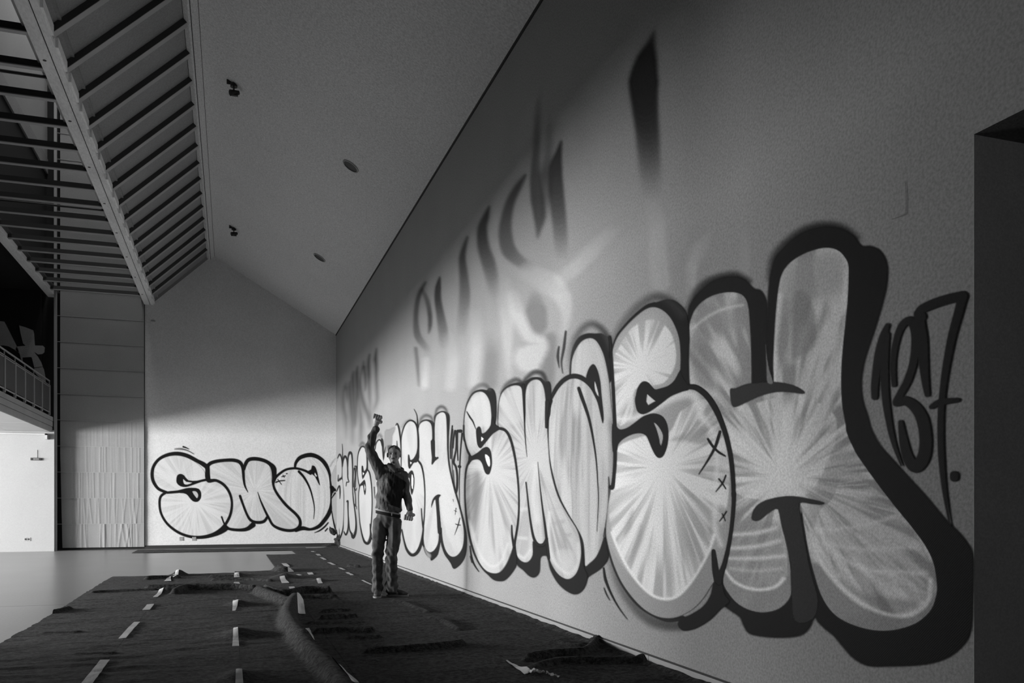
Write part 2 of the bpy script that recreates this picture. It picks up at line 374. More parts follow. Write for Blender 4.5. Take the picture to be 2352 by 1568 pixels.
for k, (u, v) in enumerate(((806, 381), (734, 591))):
    p = ceil_pt(u, v); o = empty('recessed_downlight', p); o.rotation_euler = (0, -ang + 0, 0)
    r = .135 if k == 0 else .14
    b = MB()
    for q in range(28):
        a0 = q * math.tau / 28; a1 = (q + 1) * math.tau / 28
        vs = [b.bm.verts.new((math.cos(a) * rr, math.sin(a) * rr, zz)) for a, rr, zz in ((a0, r, -.012), (a1, r, -.012), (a1, r * .84, -.016), (a0, r * .84, -.016))]
        b.bm.faces.new(vs)
        vs = [b.bm.verts.new((math.cos(a) * r, math.sin(a) * r, zz)) for a, zz in ((a0, 0), (a1, 0), (a1, -.012), (a0, -.012))]
        b.bm.faces.new(vs)
    b.build('ring', M['panel'], o)
    MB().tube((0, 0, -.002), (0, 0, -.008), r * .85, 28).build('lamp', M['rubber'], o)
    tag(o, ['larger dark oval recessed light in the white sloping ceiling', 'farther small dark recessed light near the ceiling foot'][k], 'downlight')
for k, (u, v) in enumerate(((417, 1237), (446, 1237))):
    p = on_y(u, v, FY); o = empty('wall_socket', (p[0], FY, p[2]))
    MB().box(-.05, .05, -.012, 0, -.05, .05, .004).build('plate', M['skirt'], o); MB().box(-.02, .02, -.016, -.01, -.02, .02).build('insert', M['column'], o)
    tag(o, ['pale socket just below the first letter on the far wall, left one', 'pale socket just below the first letter on the far wall, right one'][k], 'socket')
p = on_y(352, 737, FY); tag(MB().box(p[0] - .05, p[0] + .05, FY - .02, FY, p[2] - .015, p[2] + .015, .003).build('wall_vent', M['column']), 'tiny dark vent high on the far wall beside the blind', 'vent')
# ---------------------------------------------------------------- sprayed paint on the walls
def smooth_pts(p, closed, n=4):
    p = np.array(p, float); N = len(p)
    if N < 3: return p
    out = []
    rng = range(N) if closed else range(N - 1)
    for i in rng:
        if closed: a, b, c, d = p[i - 1], p[i], p[(i + 1) % N], p[(i + 2) % N]
        else: a, b, c, d = p[max(i - 1, 0)], p[i], p[i + 1], p[min(i + 2, N - 1)]
        for k in range(n):
            t = k / n
            q = .5 * (2 * b + (c - a) * t + (2 * a - 5 * b + 4 * c - d) * t * t + (3 * b - a - 3 * c + d) * t ** 3)
            if p.shape[1] > 2: q[2:] = b[2:] + (c[2:] - b[2:]) * t
            out.append(q)
    if not closed: out.append(p[-1])
    return np.array(out)
def sst(x, a, b):
    t = np.clip((x - a) / (b - a), 0, 1); return t * t * (3 - 2 * t)
_T = np.random.RandomState(3).rand(256, 256)
def n2(x, y):
    xi = np.floor(x).astype(int); yi = np.floor(y).astype(int); fx = x - xi; fy = y - yi
    fx = fx * fx * (3 - 2 * fx); fy = fy * fy * (3 - 2 * fy)
    g = lambda a, b: _T[a % 256, b % 256]
    return (g(xi, yi) * (1 - fx) + g(xi + 1, yi) * fx) * (1 - fy) + (g(xi, yi + 1) * (1 - fx) + g(xi + 1, yi + 1) * fx) * fy
def poly_sdf(X, Y, P):
    d = np.full(X.shape, 1e9); ins = np.zeros(X.shape, bool); n = len(P)
    for i in range(n):
        ax, ay = P[i - 1][:2]; bx, by = P[i][:2]; ex, ey = bx - ax, by - ay; L = ex * ex + ey * ey
        if L < 1e-9: continue
        t = np.clip(((X - ax) * ex + (Y - ay) * ey) / L, 0, 1)
        d = np.minimum(d, (X - ax - ex * t) ** 2 + (Y - ay - ey * t) ** 2)
        if ay != by:
            c = ((ay > Y) != (by > Y)) & (X < (bx - ax) * (Y - ay) / (by - ay) + ax); ins ^= c
    d = np.sqrt(d); return np.where(ins, -d, d)
BLK, WHT = .007, .86
# prim: (kind, pts, tone, alpha, soft, extra)
def P(pts, tone=BLK, alpha=1.0, soft=1.6, clip=False, sm=4): return ('p', smooth_pts(pts, True, sm) if sm > 1 else np.array(pts, float), tone, alpha, soft, clip)
def S(pts, tone=BLK, alpha=1.0, soft=1.6, clip=False):
    if any(len(p) > 3 for p in pts): pts = [tuple(p) + (1.0,) * (4 - len(p)) for p in pts]
    return ('s', smooth_pts(pts, False), tone, alpha, soft, clip)
def BU(c, area_, freq, glow, tone=WHT, alpha=.85, seed=0, ys=1.0, clip=True): return ('b', (c, smooth_pts(area_, True) if area_ is not None else None, freq, glow, seed, ys), tone, alpha, 2.5, clip)
def ME(xc, yc, h, freq, tone=WHT, alpha=.7, seed=0, bow=1.0, clip=True): return ('m', (xc, yc, h, freq, seed, bow), tone, alpha, 2, clip)
def sprayed(name, prims, surf, step, parent=None, mat=None):
    xs = []; ys_ = []
    for p in prims:
        if p[0] in 'ps' and not p[5]:
            q = p[1]; r = (q[:, 2].max() if p[0] == 's' else 0) + p[4] + 2
            xs += [q[:, 0].min() - r, q[:, 0].max() + r]; ys_ += [q[:, 1].min() - r, q[:, 1].max() + r]
    x = np.arange(min(xs), max(xs) + step, step); y = np.arange(min(ys_), max(ys_) + step, step)
    X, Y = np.meshgrid(x, y); A = np.zeros(X.shape); T = np.full(X.shape, prims[0][2], float)
    for (k, q, tone, al, soft, clip) in prims:
        if k in 'ps':
            r = (q[:, 2].max() if k == 's' else 0) + soft + 1
            i0, i1 = np.searchsorted(x, [q[:, 0].min() - r, q[:, 0].max() + r]); j0, j1 = np.searchsorted(y, [q[:, 1].min() - r, q[:, 1].max() + r])
            i0 = max(i0 - 1, 0); j0 = max(j0 - 1, 0)
            if i1 <= i0 or j1 <= j0: continue
        else: i0, i1, j0, j1 = 0, len(x), 0, len(y)
        sx = X[j0:j1, i0:i1]; sy = Y[j0:j1, i0:i1]
        if k == 'p': a = al * (1 - sst(poly_sdf(sx, sy, q), -soft, soft))
        elif k == 's':
            a = np.zeros(sx.shape)
            for i in range(len(q) - 1):
                A0, B0 = q[i], q[i + 1]; e = B0[:2] - A0[:2]; L = e @ e
                if L < 1e-9: continue
                rr = max(A0[2], B0[2]) + soft + 1
                m0, m1 = np.searchsorted(sx[0], [min(A0[0], B0[0]) - rr, max(A0[0], B0[0]) + rr]); l0, l1 = np.searchsorted(sy[:, 0], [min(A0[1], B0[1]) - rr, max(A0[1], B0[1]) + rr])
                if m1 <= m0 or l1 <= l0: continue
                ux = sx[l0:l1, m0:m1]; uy = sy[l0:l1, m0:m1]
                t = np.clip(((ux - A0[0]) * e[0] + (uy - A0[1]) * e[1]) / L, 0, 1)
                d = np.hypot(ux - A0[0] - e[0] * t, uy - A0[1] - e[1] * t) - (A0[2] + (B0[2] - A0[2]) * t)
                pa = (A0[3] + (B0[3] - A0[3]) * t) if q.shape[1] > 3 else 1.0
                a[l0:l1, m0:m1] = np.maximum(a[l0:l1, m0:m1], al * pa * (1 - sst(d, -soft, soft)))
        elif k == 'b':
            c, ar, freq, glow, seed, ysc = q; dx = sx - c[0]; dy = (sy - c[1]) * ysc
            rr = np.hypot(dx, dy); an = np.arctan2(dy, dx)
            nn = n2(an * freq + 13 * seed + 40, rr * .010 + seed) * .62 + n2(an * freq * 2.7 + 70, rr * .018 + seed * 3) * .38
            gl = glow * (.45 + .75 * n2(an * 7 + 20 + seed, an * 0 + seed))
            a = np.clip(1.05 * np.exp(-(rr / gl) ** 2) + sst(nn, .30, .66) * .82, 0, 1) * al
            if ar is not None: a *= 1 - sst(poly_sdf(sx, sy, ar), -3, 2)
        else:
            xc, yc, h, freq, seed, bow = q; w_ = np.sqrt(np.clip(1 - ((sy - yc) / h) ** 2, .12, 1))
            s = (sx - xc) / w_ * bow
            a = sst(n2(s * freq + 100, sy * .006 + seed) * .6 + n2(s * freq * 2.6 + 30, sy * .012 + 7) * .4, .30, .62) * al
        sa = A[j0:j1, i0:i1]; stn = T[j0:j1, i0:i1]
        if clip:
            stn[:] = stn + (tone - stn) * a
        else:
            na = a + sa * (1 - a); mk = na > 1e-4
            stn[mk] = (tone * a[mk] + stn[mk] * sa[mk] * (1 - a[mk])) / na[mk]; sa[:] = na
    on = A > .012
    cell = on[:-1, :-1] | on[1:, :-1] | on[:-1, 1:] | on[1:, 1:]
    use = np.zeros(A.shape, bool)
    use[:-1, :-1] |= cell; use[1:, :-1] |= cell; use[:-1, 1:] |= cell; use[1:, 1:] |= cell
    idx = np.full(A.shape, -1); idx[use] = np.arange(use.sum())
    d = np.stack([SI + CO * (X[use] - CX) / FPX, CO - SI * (X[use] - CX) / FPX, (HY - Y[use]) / FPX], 1)
    ax, val = surf
    pts = d * (val / d[:, ax])[:, None]; pts[:, 2] += CAMH
    jj, ii = np.nonzero(cell)
    F = np.stack([idx[jj, ii], idx[jj + 1, ii], idx[jj + 1, ii + 1], idx[jj, ii + 1]], 1)
    me = bpy.data.meshes.new(name); me.vertices.add(len(pts)); me.vertices.foreach_set('co', pts.ravel())
    me.loops.add(F.size); me.loops.foreach_set('vertex_index', F.ravel()); me.polygons.add(len(F))
    me.polygons.foreach_set('loop_start', np.arange(0, F.size, 4)); me.update(calc_edges=True)
    for nm, arr in (('tone', T), ('cover', A)):
        at = me.attributes.new(nm, 'FLOAT', 'POINT'); at.data.foreach_set('value', arr[use].astype(np.float32))
    return link(name, me, mat or M['paint'], parent)
def clusters(prims):
    """prims that touch each other belong together; clipped shading follows the first cluster"""
    n = len(prims); par = list(range(n))
    def find(a):
        while par[a] != a: a = par[a]
        return a
    def box(p):
        q = p[1]; r = (q[:, 2].max() if p[0] == 's' else 0) + p[4] * .5
        return q[:, 0].min() - r, q[:, 0].max() + r, q[:, 1].min() - r, q[:, 1].max() + r
    for i in range(n):
        for j in range(i):
            if find(i) == find(j): continue
            a, b = prims[i], prims[j]; A, B = box(a), box(b)
            if A[0] > B[1] or B[0] > A[1] or A[2] > B[3] or B[2] > A[3]: continue
            t = False
            for p, q in ((a, b), (b, a)):
                if q[0] == 'p':
                    d = poly_sdf(p[1][:, 0], p[1][:, 1], q[1]) - (p[1][:, 2] if p[0] == 's' else 0)
                    t = t or d.min() < (p[4] + q[4]) * .5
            if a[0] == 's' and b[0] == 's':
                d = np.hypot(a[1][:, None, 0] - b[1][None, :, 0], a[1][:, None, 1] - b[1][None, :, 1]) - a[1][:, None, 2] - b[1][None, :, 2]
                t = t or d.min() < (a[4] + b[4]) * .6
            if t: par[find(i)] = find(j)
    out = {}
    for i in range(n): out.setdefault(find(i), []).append(prims[i])
    return list(out.values())
def sprayed_parts(name, prims, surf, step, parent):
    return [sprayed(name, c, surf, step, parent) for c in clusters(prims)]
_lay = [0]
def RW(): _lay[0] += 1; return (0, WX - .0008 - .0003 * _lay[0])      # next paint layer on the right wall
_lf = [0]
def FW(): _lf[0] += 1; return (1, FY - .001 - .0006 * _lf[0])

A_, B_, C_, D_, E_, F_, G_, H_, I_, J_, K_ = [K(*a) for a in ((1280,640,3.136),(1280,980,3.136),(1540,480,3.1367),(1600,960,2.5785),(1900,400,1.7412),(1030,820,2.8),(740,780,2.903),(880,900,3.732),(740,960,5.06),(300,950,3.92),(900,20,1.7817))]
As, Bs, Cs, Ds, Es, Fs, Gs, Hs, Is, Js, Ks = [KS(*a) for a in ((1280,640,3.136),(1280,980,3.136),(1540,480,3.1367),(1600,960,2.5785),(1900,400,1.7412),(1030,820,2.8),(740,780,2.903),(880,900,3.732),(740,960,5.06),(300,950,3.92),(900,20,1.7817))]
Ls = KS(740,780,7.839); Ms = KS(1380,380,4.6125); Qs = KS(820,940,6.533); Q_ = K(820,940,6.533)
def thing_at(name, label, cat, u, v, surf=None):
    p = on_x(u, v, WX) if surf is None else on_y(u, v, FY)
    e = empty(name, (0, 0, 0)); tag(e, label, cat); return e

# ---- faded older spraying, high on the right wall
g = thing_at('faded_lettering', 'huge faded grey spray strokes high on the right wall above the near lettering', 'graffiti', 1480, 300)
sprayed_parts('stroke', [S(Ks((1072,95,3,.5),(1058,150,18,.85),(1042,215,42,.9),(1030,300,60,.9),(1035,400,52,.85),(1045,500,48,.65),(1052,600,46,.38),(1058,690,44,.12),(1062,750,40,0)), .02, 1, 8)], RW(), 3, g)
sprayed_parts('stroke', [S(Ks((1065,760,40,0),(1078,830,38,.25),(1088,900,38,.35),(1090,1000,42,.42),(1100,1120,45,.42)), .56, 1, 12), S(Ks((1240,960,20,0),(1225,1050,26,.35),(1222,1160,20,.35)), .56, 1, 9),
  S(Ms((1220,640,30,0),(1130,760,60,.25),(1060,880,90,.38),(1000,1050,60,.35),(985,1250,40,.3)), .56, 1, 12), S(Ms((1540,560,30,0),(1530,750,50,.2),(1540,950,60,.3),(1530,1120,60,.3)), .56, 1, 10)], RW(), 3, g)
g = thing_at('faded_lettering', 'faded grey spray letters in the middle of the right wall above the second lettering', 'graffiti', 1180, 600)
sprayed_parts('stroke', [
  S(Ks((692,545,3,.8),(682,590,12,.85),(670,650,26,.8),(672,740,30,.7),(682,840,30,.5),(690,930,28,.25),(692,1010,25,0)), .04, 1, 6),
  S(Ks((545,682,4,.7),(515,730,14,.7),(485,790,18,.65),(468,860,22,.55),(465,930,28,.5),(480,990,30,.45),(520,1030,24,.3),(570,1060,20,0)), .05, 1, 6),
  S(Ks((600,380,8,.1),(595,500,12,.25),(590,600,14,.35),(588,690,22,.55),(596,780,28,.65),(604,850,24,.6),(600,900,12,.5),(596,935,4,.3)), .05, 1, 6),
  S(Ks((650,480,8,.1),(640,600,14,.3),(632,680,26,.5),(632,760,22,.4),(628,850,14,.1)), .05, 1, 8),
  S(Ks((398,812,3,.8),(385,850,12,.8),(370,900,19,.75),(374,970,24,.6),(395,1040,28,.45),(412,1110,26,.2),(425,1170,22,0)), .04, 1, 6),
  S(Ks((309,935,3,.7),(298,970,8,.7),(288,1020,14,.65),(294,1090,18,.5),(298,1170,22,.35),(292,1260,22,.15),(285,1330,20,0)), .04, 1, 5),
  S(Ks((196,1100,3,.8),(189,1140,11,.85),(188,1190,13,.75),(198,1250,16,.5),(208,1310,20,.3),(215,1380,20,0)), .04, 1, 4),
  S(Ks((138,1120,4,.6),(118,1155,8,.65),(104,1200,9,.55),(98,1270,10,.5),(105,1335,14,.4),(130,1375,14,.2),(150,1400,12,0)), .05, 1, 4),
  S(Ks((125,1150,6,.3),(145,1195,9,.45),(155,1250,9,.65),(156,1295,8,.6),(151,1325,3,.4)), .05, 1, 4),
  S(Ks((98,1390,7,.35),(104,1450,7,.35),(112,1540,6,.3)), .06, 1, 4),
  S(Ks((585,1180,22,.15),(590,1240,42,.45),(600,1290,34,.45),(600,1320,18,.3)), .18, 1, 8),
  S(Ks((395,1330,20,0),(405,1420,28,.3),(398,1530,30,.35)), .18, 1, 12), S(Ks((640,1440,18,.4),(650,1350,22,.4),(630,1550,30,.5)), .18, 1, 10),
], RW(), 2.5, g)
sprayed_parts('stroke', [
  S(Ks((945,880,18,0),(880,930,30,.3),(810,1000,34,.45),(750,1060,34,.5),(700,1100,30,.4)), .56, 1, 12),
  S(Ks((560,1080,40,.25),(640,1120,50,.4),(700,1180,38,.55),(715,1260,24,.5),(700,1330,14,.4)), .56, 1, 10),
  S(Ks((500,1180,30,.3),(520,1260,26,.6),(560,1340,26,.6),(620,1370,20,.6),(560,1430,60,.6)), .56, 1, 10),
  S(Ks((460,1120,30,.2),(470,1250,34,.45),(475,1400,20,.5),(480,1500,16,.4)), .56, 1, 10),
  S(Ks((340,1250,30,.2),(345,1400,28,.45),(335,1530,26,.5)), .56, 1, 12), S(Ks((240,1350,24,.2),(250,1450,26,.35),(240,1540,26,.4)), .56, 1, 10), S(Ks((140,1440,16,.4),(135,1540,18,.5)), .56, 1, 9),
], RW(), 3, g)
g = thing_at('faded_lettering', 'faded grey spray letters low on the right wall next to the far corner', 'graffiti', 830, 900)
sprayed_parts('stroke', [
  S(Ls((430,775,4,.3),(415,850,20,.6),(388,940,14,.45),(378,1080,16,.45),(388,1230,26,.4),(420,1380,34,.35),(430,1560,30,.25),(430,1760,26,.1)), .05, 1, 8),
  S(Ls((440,880,8,.4),(446,1000,9,.4),(440,1120,8,.1)), .05, 1, 6),
  S(Ls((502,765,3,.6),(494,850,17,.7),(500,1000,22,.65),(518,1200,30,.5),(535,1400,36,.4),(545,1560,36,.35),(545,1850,30,.15)), .05, 1, 8),
  S(Ls((562,580,3,.6),(550,680,20,.75),(558,850,22,.7),(566,1050,24,.55),(578,1300,24,.35),(585,1500,20,.2)), .05, 1, 7),
  S(Ls((638,490,3,.7),(625,600,22,.8),(628,800,26,.75),(632,950,28,.65),(615,1150,20,.45),(608,1400,24,.3),(600,1560,20,.2)), .05, 1, 7),
  S(Ls((652,1000,14,.3),(668,1150,22,.35),(692,1350,38,.4),(700,1560,36,.4),(690,1850,30,.2)), .05, 1, 8),
  S(Ls((745,395,4,.5),(742,480,24,.6),(712,560,14,.5),(692,660,14,.5),(684,760,17,.6),(692,900,22,.6),(725,1080,28,.5),(775,1230,34,.45),(840,1400,42,.4),(860,1560,30,.2)), .05, 1, 7),
  S(Ls((755,500,18,.6),(770,620,20,.7),(778,760,17,.6),(776,850,10,.5),(770,910,3,.4)), .05, 1, 6),
  S(Ls((852,275,4,.8),(836,380,18,.8),(834,500,28,.75),(840,640,26,.7),(842,800,18,.5),(850,1000,18,.35),(862,1200,18,.25),(870,1400,20,.1)), .05, 1, 7),
  S(Ls((976,170,4,.6),(965,270,16,.8),(958,360,26,.8),(968,460,26,.65),(974,700,20,.5),(984,900,18,.4),(988,1080,20,.35),(945,1220,26,.25),(905,1340,12,.1)), .05, 1, 7),
], RW(), 1.2, g)

# ---- near lettering: S M O S H 137
_lay[0] = 4
near = thing_at('graffiti_lettering', 'largest nearest black outlined bubble letters SMOSH with 137 on the right wall', 'graffiti', 1600, 1400)
def piece(parent, lab, black, fill, detail, surf, step):
    s1 = surf(); s2 = surf(); s3 = surf()
    f = sprayed('letter', fill, s2, step, parent); f['label'] = lab
    if black: sprayed_parts('outline', black, s1, step, f)
    if detail: sprayed_parts('line', detail, s3, step, f)
    return f
# H
Hfill = C_((130,1255),(128,1150),(125,1000),(135,850),(165,750),(215,680),(290,630),(370,605),(450,600),(510,615),(545,655),(562,720),(572,850),(580,1000),(583,1150),(590,1290),(660,1330),(735,1300),(745,1250),(742,1100),(750,900),(760,750),(775,600),(800,480),(850,400),(930,340),(1020,300),(1120,280),(1200,295),(1250,340),(1280,400),(1282,500),(1275,650),(1262,800),(1245,950),(1232,1100),(1228,1250),(1235,1400),(1260,1545)) + \
  D_((890,90),(940,200),(1000,290),(1080,400),(1180,530),(1270,640),(1350,750),(1400,850),(1420,950),(1420,1040),(1390,1130),(1320,1200),(1230,1240),(1130,1258),(1030,1252),(930,1225),(840,1180),(780,1120),(735,1040),(705,950),(680,860),(655,740),(635,620),(612,500),(550,480),(485,500),(500,620),(525,720),(550,840),(565,950),(565,1020),(540,1080),(490,1125),(430,1145),(370,1148),(300,1130),(235,1090),(185,1030),(155,970),(160,900),(185,800),(213,620),(222,400),(200,200),(160,20)) + C_((330,1400),(260,1310),(190,1265))
Hblk = [P(C_((100,1255),(110,900),(125,740),(150,670),(200,600),(280,530),(380,490),(470,485),(540,510),(600,570),(650,585),(685,640),(700,720),(702,900),(700,1100),(700,1290),(500,1300),(120,1280)), BLK, 1, 4),
  P(C_((700,1250),(696,1000),(698,700),(705,560),(722,450),(752,350),(812,280),(900,200),(1000,150),(1120,125),(1230,140),(1320,190),(1378,262),(1440,265),(1505,292),(1548,350),(1567,430),(1560,550),(1530,680),(1480,850),(1430,1000),(1395,1120),(1378,1250),(1390,1380),(1425,1490)) +
    D_((1040,70),(1090,160),(1160,240),(1260,350),(1370,470),(1470,590),(1560,680),(1620,760),(1640,830),(1641,950),(1636,1100),(1630,1230),(1600,1320),(1520,1400),(1420,1445),(1300,1465),(1150,1470),(1020,1468),(930,1425),(860,1350),(810,1290),(760,1250),(715,1205),(697,1183),(670,1240),(620,1285),(520,1300),(400,1295),(310,1275),(275,1225),(255,1180),(200,1140),(160,1105),(120,1000),(150,900),(300,1000),(500,1000),(600,600),(700,500),(900,400),(850,200),(800,60)), BLK, 1, 4),
  S(Cs((128,720,20,.6),(180,610,24,.7),(260,530,26,.8),(380,485,26,.8),(480,480,26,.8),(560,520,22,.7)), BLK, .8, 9), S(Cs((715,500,20,.6),(740,360,26,.7),(830,250,30,.8),(980,150,32,.85),(1130,125,34,.85),(1250,150,34,.8),(1340,210,26,.6)), BLK, .8, 10)]
core = (1800, 1095)
Hf = [P(Hfill, .235, 1, 1.6), P(Hfill, .30, .9, 34, True),
  BU(core, None, 9.5, 90, seed=2, alpha=.72),
  P(C_((150,900),(200,850),(240,900),(260,1050),(300,1200),(300,1300),(190,1250),(140,1080)), .24, .75, 12, True),
  P(C_((800,420),(1000,320),(1200,310),(1270,420),(1250,560),(1150,640),(900,640),(790,620)), .34, .75, 24, True),
  P(C_((905,600),(960,590),(1030,700),(1040,850),(1010,1000),(880,1080),(870,900),(880,700)), .23, .75, 8, True),
  S(Cs((790,620,14),(770,800,12),(755,1000,10),(755,1230,12)), WHT, .6, 8, True), S(Cs((1265,450,8),(1250,800,10),(1232,1200,12),(1240,1400,14)), WHT, .5, 8, True),
  S(Cs((160,860,5),(260,780,7),(380,720,8),(520,690,6)), WHT, .45, 5, True),
  P(D_((850,150),(1000,330),(1150,530),(1280,680),(1330,800),(1310,900),(1100,880),(860,780),(700,640),(660,500),(700,400)), .30, .55, 18, True),
  BU((1800 + 60, 1120), D_((720,560),(800,480),(900,330),(1180,520),(1300,700),(1380,880),(1400,1000),(1350,1100),(1250,1165),(1150,1165),(1000,1110),(880,1000),(780,870),(700,740)), 12, 60, seed=5, alpha=.5),
  P(D_((860,950),(980,1030),(1120,1060),(1300,1080),(1290,1130),(1190,1165),(1080,1140),(960,1070),(870,1000)), .20, .6, 10, True),
  P(D_((660,880),(720,860),(800,960),(900,1060),(1020,1140),(1150,1180),(1280,1170),(1400,1060),(1440,1100),(1300,1260),(1000,1280),(780,1160),(700,1000)), .26, .9, 5, True),
  S(Ds((690,740,6),(740,860,9),(830,970,9),(930,1060,9),(1050,1135,9),(1180,1170,8),(1290,1155,10),(1370,1080,14),(1385,960,14)), WHT, .75, 5, True),
  S(Ds((740,670,10),(790,770,14),(900,850,12),(1050,905,9),(1200,910,10),(1350,920,14)), WHT, .6, 8, True),
  S(Ds((700,660,16),(850,655,8),(1050,620,8),(1200,570,10)), WHT, .5, 8, True), S(Ds((760,740,8),(950,775,8),(1150,770,10),(1300,760,12)), WHT, .45, 8, True),
  S(Ds((930,80,12),(1050,300,12),(1200,480,14),(1300,650,16),(1390,830,16)), WHT, .5, 8, True),
  P(D_((185,640),(480,620),(530,800),(540,950),(480,1010),(370,1020),(240,990),(180,880)), .30, .75, 12, True),
  S(Ds((190,690,8),(350,680,10),(470,650,10)), WHT, .7, 6, True), S(Ds((190,770,8),(350,760,10),(490,725,10)), WHT, .7, 6, True), S(Ds((185,830,6),(350,830,9),(520,815,10)), WHT, .7, 6, True), S(Ds((200,890,6),(350,905,7),(500,890,10)), WHT, .35, 6, True),
  P(D_((150,940),(200,920),(260,985),(370,1020),(480,1000),(540,930),(590,950),(580,1100),(400,1180),(200,1100)), .26, .9, 5, True),
  S(Ds((170,900,6),(220,965,8),(300,1005,8),(390,1015,8),(470,995,9),(515,950,12)), WHT, .8, 4, True),
  BU(core, C_((250,1380),(500,1420),(900,1330),(1150,1450),(1200,1568)) + D_((800,200),(690,420),(560,470),(350,480),(215,420),(200,200),(170,20)), 8, 70, seed=8, alpha=.7),
  S([(core[0], core[1], 26), (core[0] + 5, core[1] - 60, 22), (core[0] + 12, core[1] - 150, 12)], WHT, .8, 22, True)]
Hd = [P(C_((430,1300),(470,1290),(560,1258),(700,1245),(800,1250),(900,1275),(965,1315),(950,1330),(860,1318),(760,1318),(650,1345),(560,1385),(470,1425),(440,1400)), .03, 1, 2.2),
  P(D_((325,590),(340,540),(380,500),(450,475),(530,462),(600,465),(680,480),(755,500),(740,512),(680,508),(610,505),(620,600),(640,720),(665,860),(690,960),(720,1080),(690,1190),(580,1200),(560,1000),(555,860),(530,730),(505,640),(483,540),(430,560),(380,600),(345,608)), .028, 1, 2.2, sm=3),
  P(C_((686,975),(694,1060),(712,1160),(738,1250),(698,1245),(692,1150)), WT, .85, 1.5)]
piece(near, 'widest nearest letter H with thick black shadow', Hblk, Hf, Hd, RW, 2.0)
# O
Ofill = A_((98,695),(105,600),(125,530),(160,470),(200,437),(250,430),(290,460),(330,540),(355,640),(375,760),(388,900),(400,1000)) + F_((1066,500),(1066,650),(1058,780),(1040,860),(1030,1000),(1010,1100),(985,1200),(950,1280),(905,1325),(878,1338),(865,1250),(850,1180),(810,1090),(740,980),(690,860),(650,690),(640,550),(640,420),(660,300),(710,200),(760,155))
Oblk = [P(A_((88,700),(92,600),(110,500),(150,425),(210,395),(270,395),(330,400),(388,470),(400,700),(300,800),(100,800)), BLK, 1, 2.5),
  S(As((95,640,16,.2),(100,540,20,.4),(130,430,22,.5),(190,350,22,.55),(250,325,22,.6),(310,355,20,.8),(360,420,20,.9),(385,500,14,.9)), .04, .85, 9),
  P(F_((1005,1120),(1025,1200),(1030,1290),(985,1355),(920,1400),(862,1430),(850,1330),(940,1250)), BLK, 1, 2.2)]
Of = [P(Ofill, .22, 1, 1.5), ME(1338, 1090, 330, .055, alpha=.85, seed=1, tone=.44), ME(1338, 1090, 330, .13, alpha=.5, seed=4, tone=.44),
  S(Fs((1010,500,30,.5),(1020,800,26,.8),(985,1050,20,.7),(940,1200,10,.5)), .50, .8, 14, True),
  P(A_((110,690),(110,600),(160,480),(240,440),(300,500),(350,700),(380,1000),(330,900),(300,700),(240,640),(200,700)), .42, .8, 12, True)]
Od = [S(Fs((655,270,10),(700,190,13),(750,140,14),(800,122,15),(850,130,15),(900,165,14),(940,215,12),(962,260,10),(985,330,7)), BLK, 1, 1.6),
  P(F_((885,150),(900,80),(930,45),(955,75),(975,150),(985,250),(998,380),(992,425),(980,380),(958,290),(920,210)), BLK, 1, 1.5), P(F_((940,155),(955,200),(966,252),(945,215)), .50, 1, 1, sm=2),
  S(Fs((662,280,8),(642,350,11),(634,450,11),(636,600,11),(655,730,12),(700,890,12),(760,1010,12),(820,1110,12),(855,1190,12),(862,1290,14),(862,1345,14)), BLK, 1, 1.5),
  S(Fs((838,200,10),(855,250,11),(880,320,10),(905,400,8),(930,520,6),(950,660,4),(960,800,3),(965,900,2.5),(962,1000,2),(955,1120,1)), BLK, 1, 1.3),
  S(Fs((1030,770,3),(1034,850,6),(1030,980,6),(1015,1080,7),(1003,1150,8)), .06, 1, 1.4), S(As((60,380,6),(45,500,9),(28,600,5),(38,680,2)), .03, .9, 2), S(As((10,490,5),(2,560,9),(12,640,2)), .03, .9, 2)]
piece(near, 'letter O with a curled top, between near M and near S', Oblk, Of, Od, RW, 1.7)
# near S
Sfill = A_((388,620),(393,540),(430,430),(490,350),(560,280),(630,225),(690,205),(750,222),(810,275),(855,360),(880,450),(887,560),(885,650),(880,730),(950,790),(1010,805),(1070,850),(1120,920),(1175,1030),(1215,1140),(1245,1260),(1262,1400),(1268,1560)) + \
  B_((1270,550),(1255,700),(1230,850),(1200,980),(1165,1060),(1110,1140),(1060,1220),(1000,1290),(920,1345),(830,1375),(740,1370),(660,1335),(590,1280),(520,1200),(460,1110),(415,1010),(385,920),(362,830),(352,760),(358,650),(368,550),(385,460),(410,300),(412,0)) + A_((408,900),(402,760))
Sblk = [P(A_((388,570),(388,500),(430,420),(490,330),(570,250),(640,190),(710,170),(790,150),(860,168),(930,250),(952,400),(947,560),(955,770),(980,800),(850,840),(880,740),(600,500)), BLK, 1, 2.5),
  S(As((398,540,12,.5),(430,400,24,.4),(500,290,28,.4),(590,195,30,.45),(690,135,30,.5),(770,140,26,.6),(840,190,26,.8),(900,260,24,.9)), .03, .9, 11),
  S(As((700,178,9),(640,200,9),(560,262,8),(480,345,7),(425,420,6),(398,520,6)), BLK, 1, 2),
  S(Bs((352,740,10),(365,850,11),(385,930,12),(420,1030,13),(470,1130,14),(540,1230,15),(610,1300,15),(700,1355,15),(800,1390,15),(900,1375,16)), BLK, 1, 2.2),
  S(Bs((385,960,20,.3),(430,1100,26,.4),(490,1210,30,.45),(580,1320,34,.5),(680,1395,38,.55),(790,1425,40,.6),(880,1430,34,.6)), .03, .9, 10),
  P(B_((870,1430),(885,1385),(960,1350),(1050,1290),(1105,1200),(1125,1080),(1160,1000),(1190,1000),(1190,1100),(1205,1200),(1240,1260),(1180,1310),(1100,1390),(1000,1450),(910,1468)), BLK, 1, 2.5)]
sc = (1280 + 770/3.136, 980 + 290/3.136)
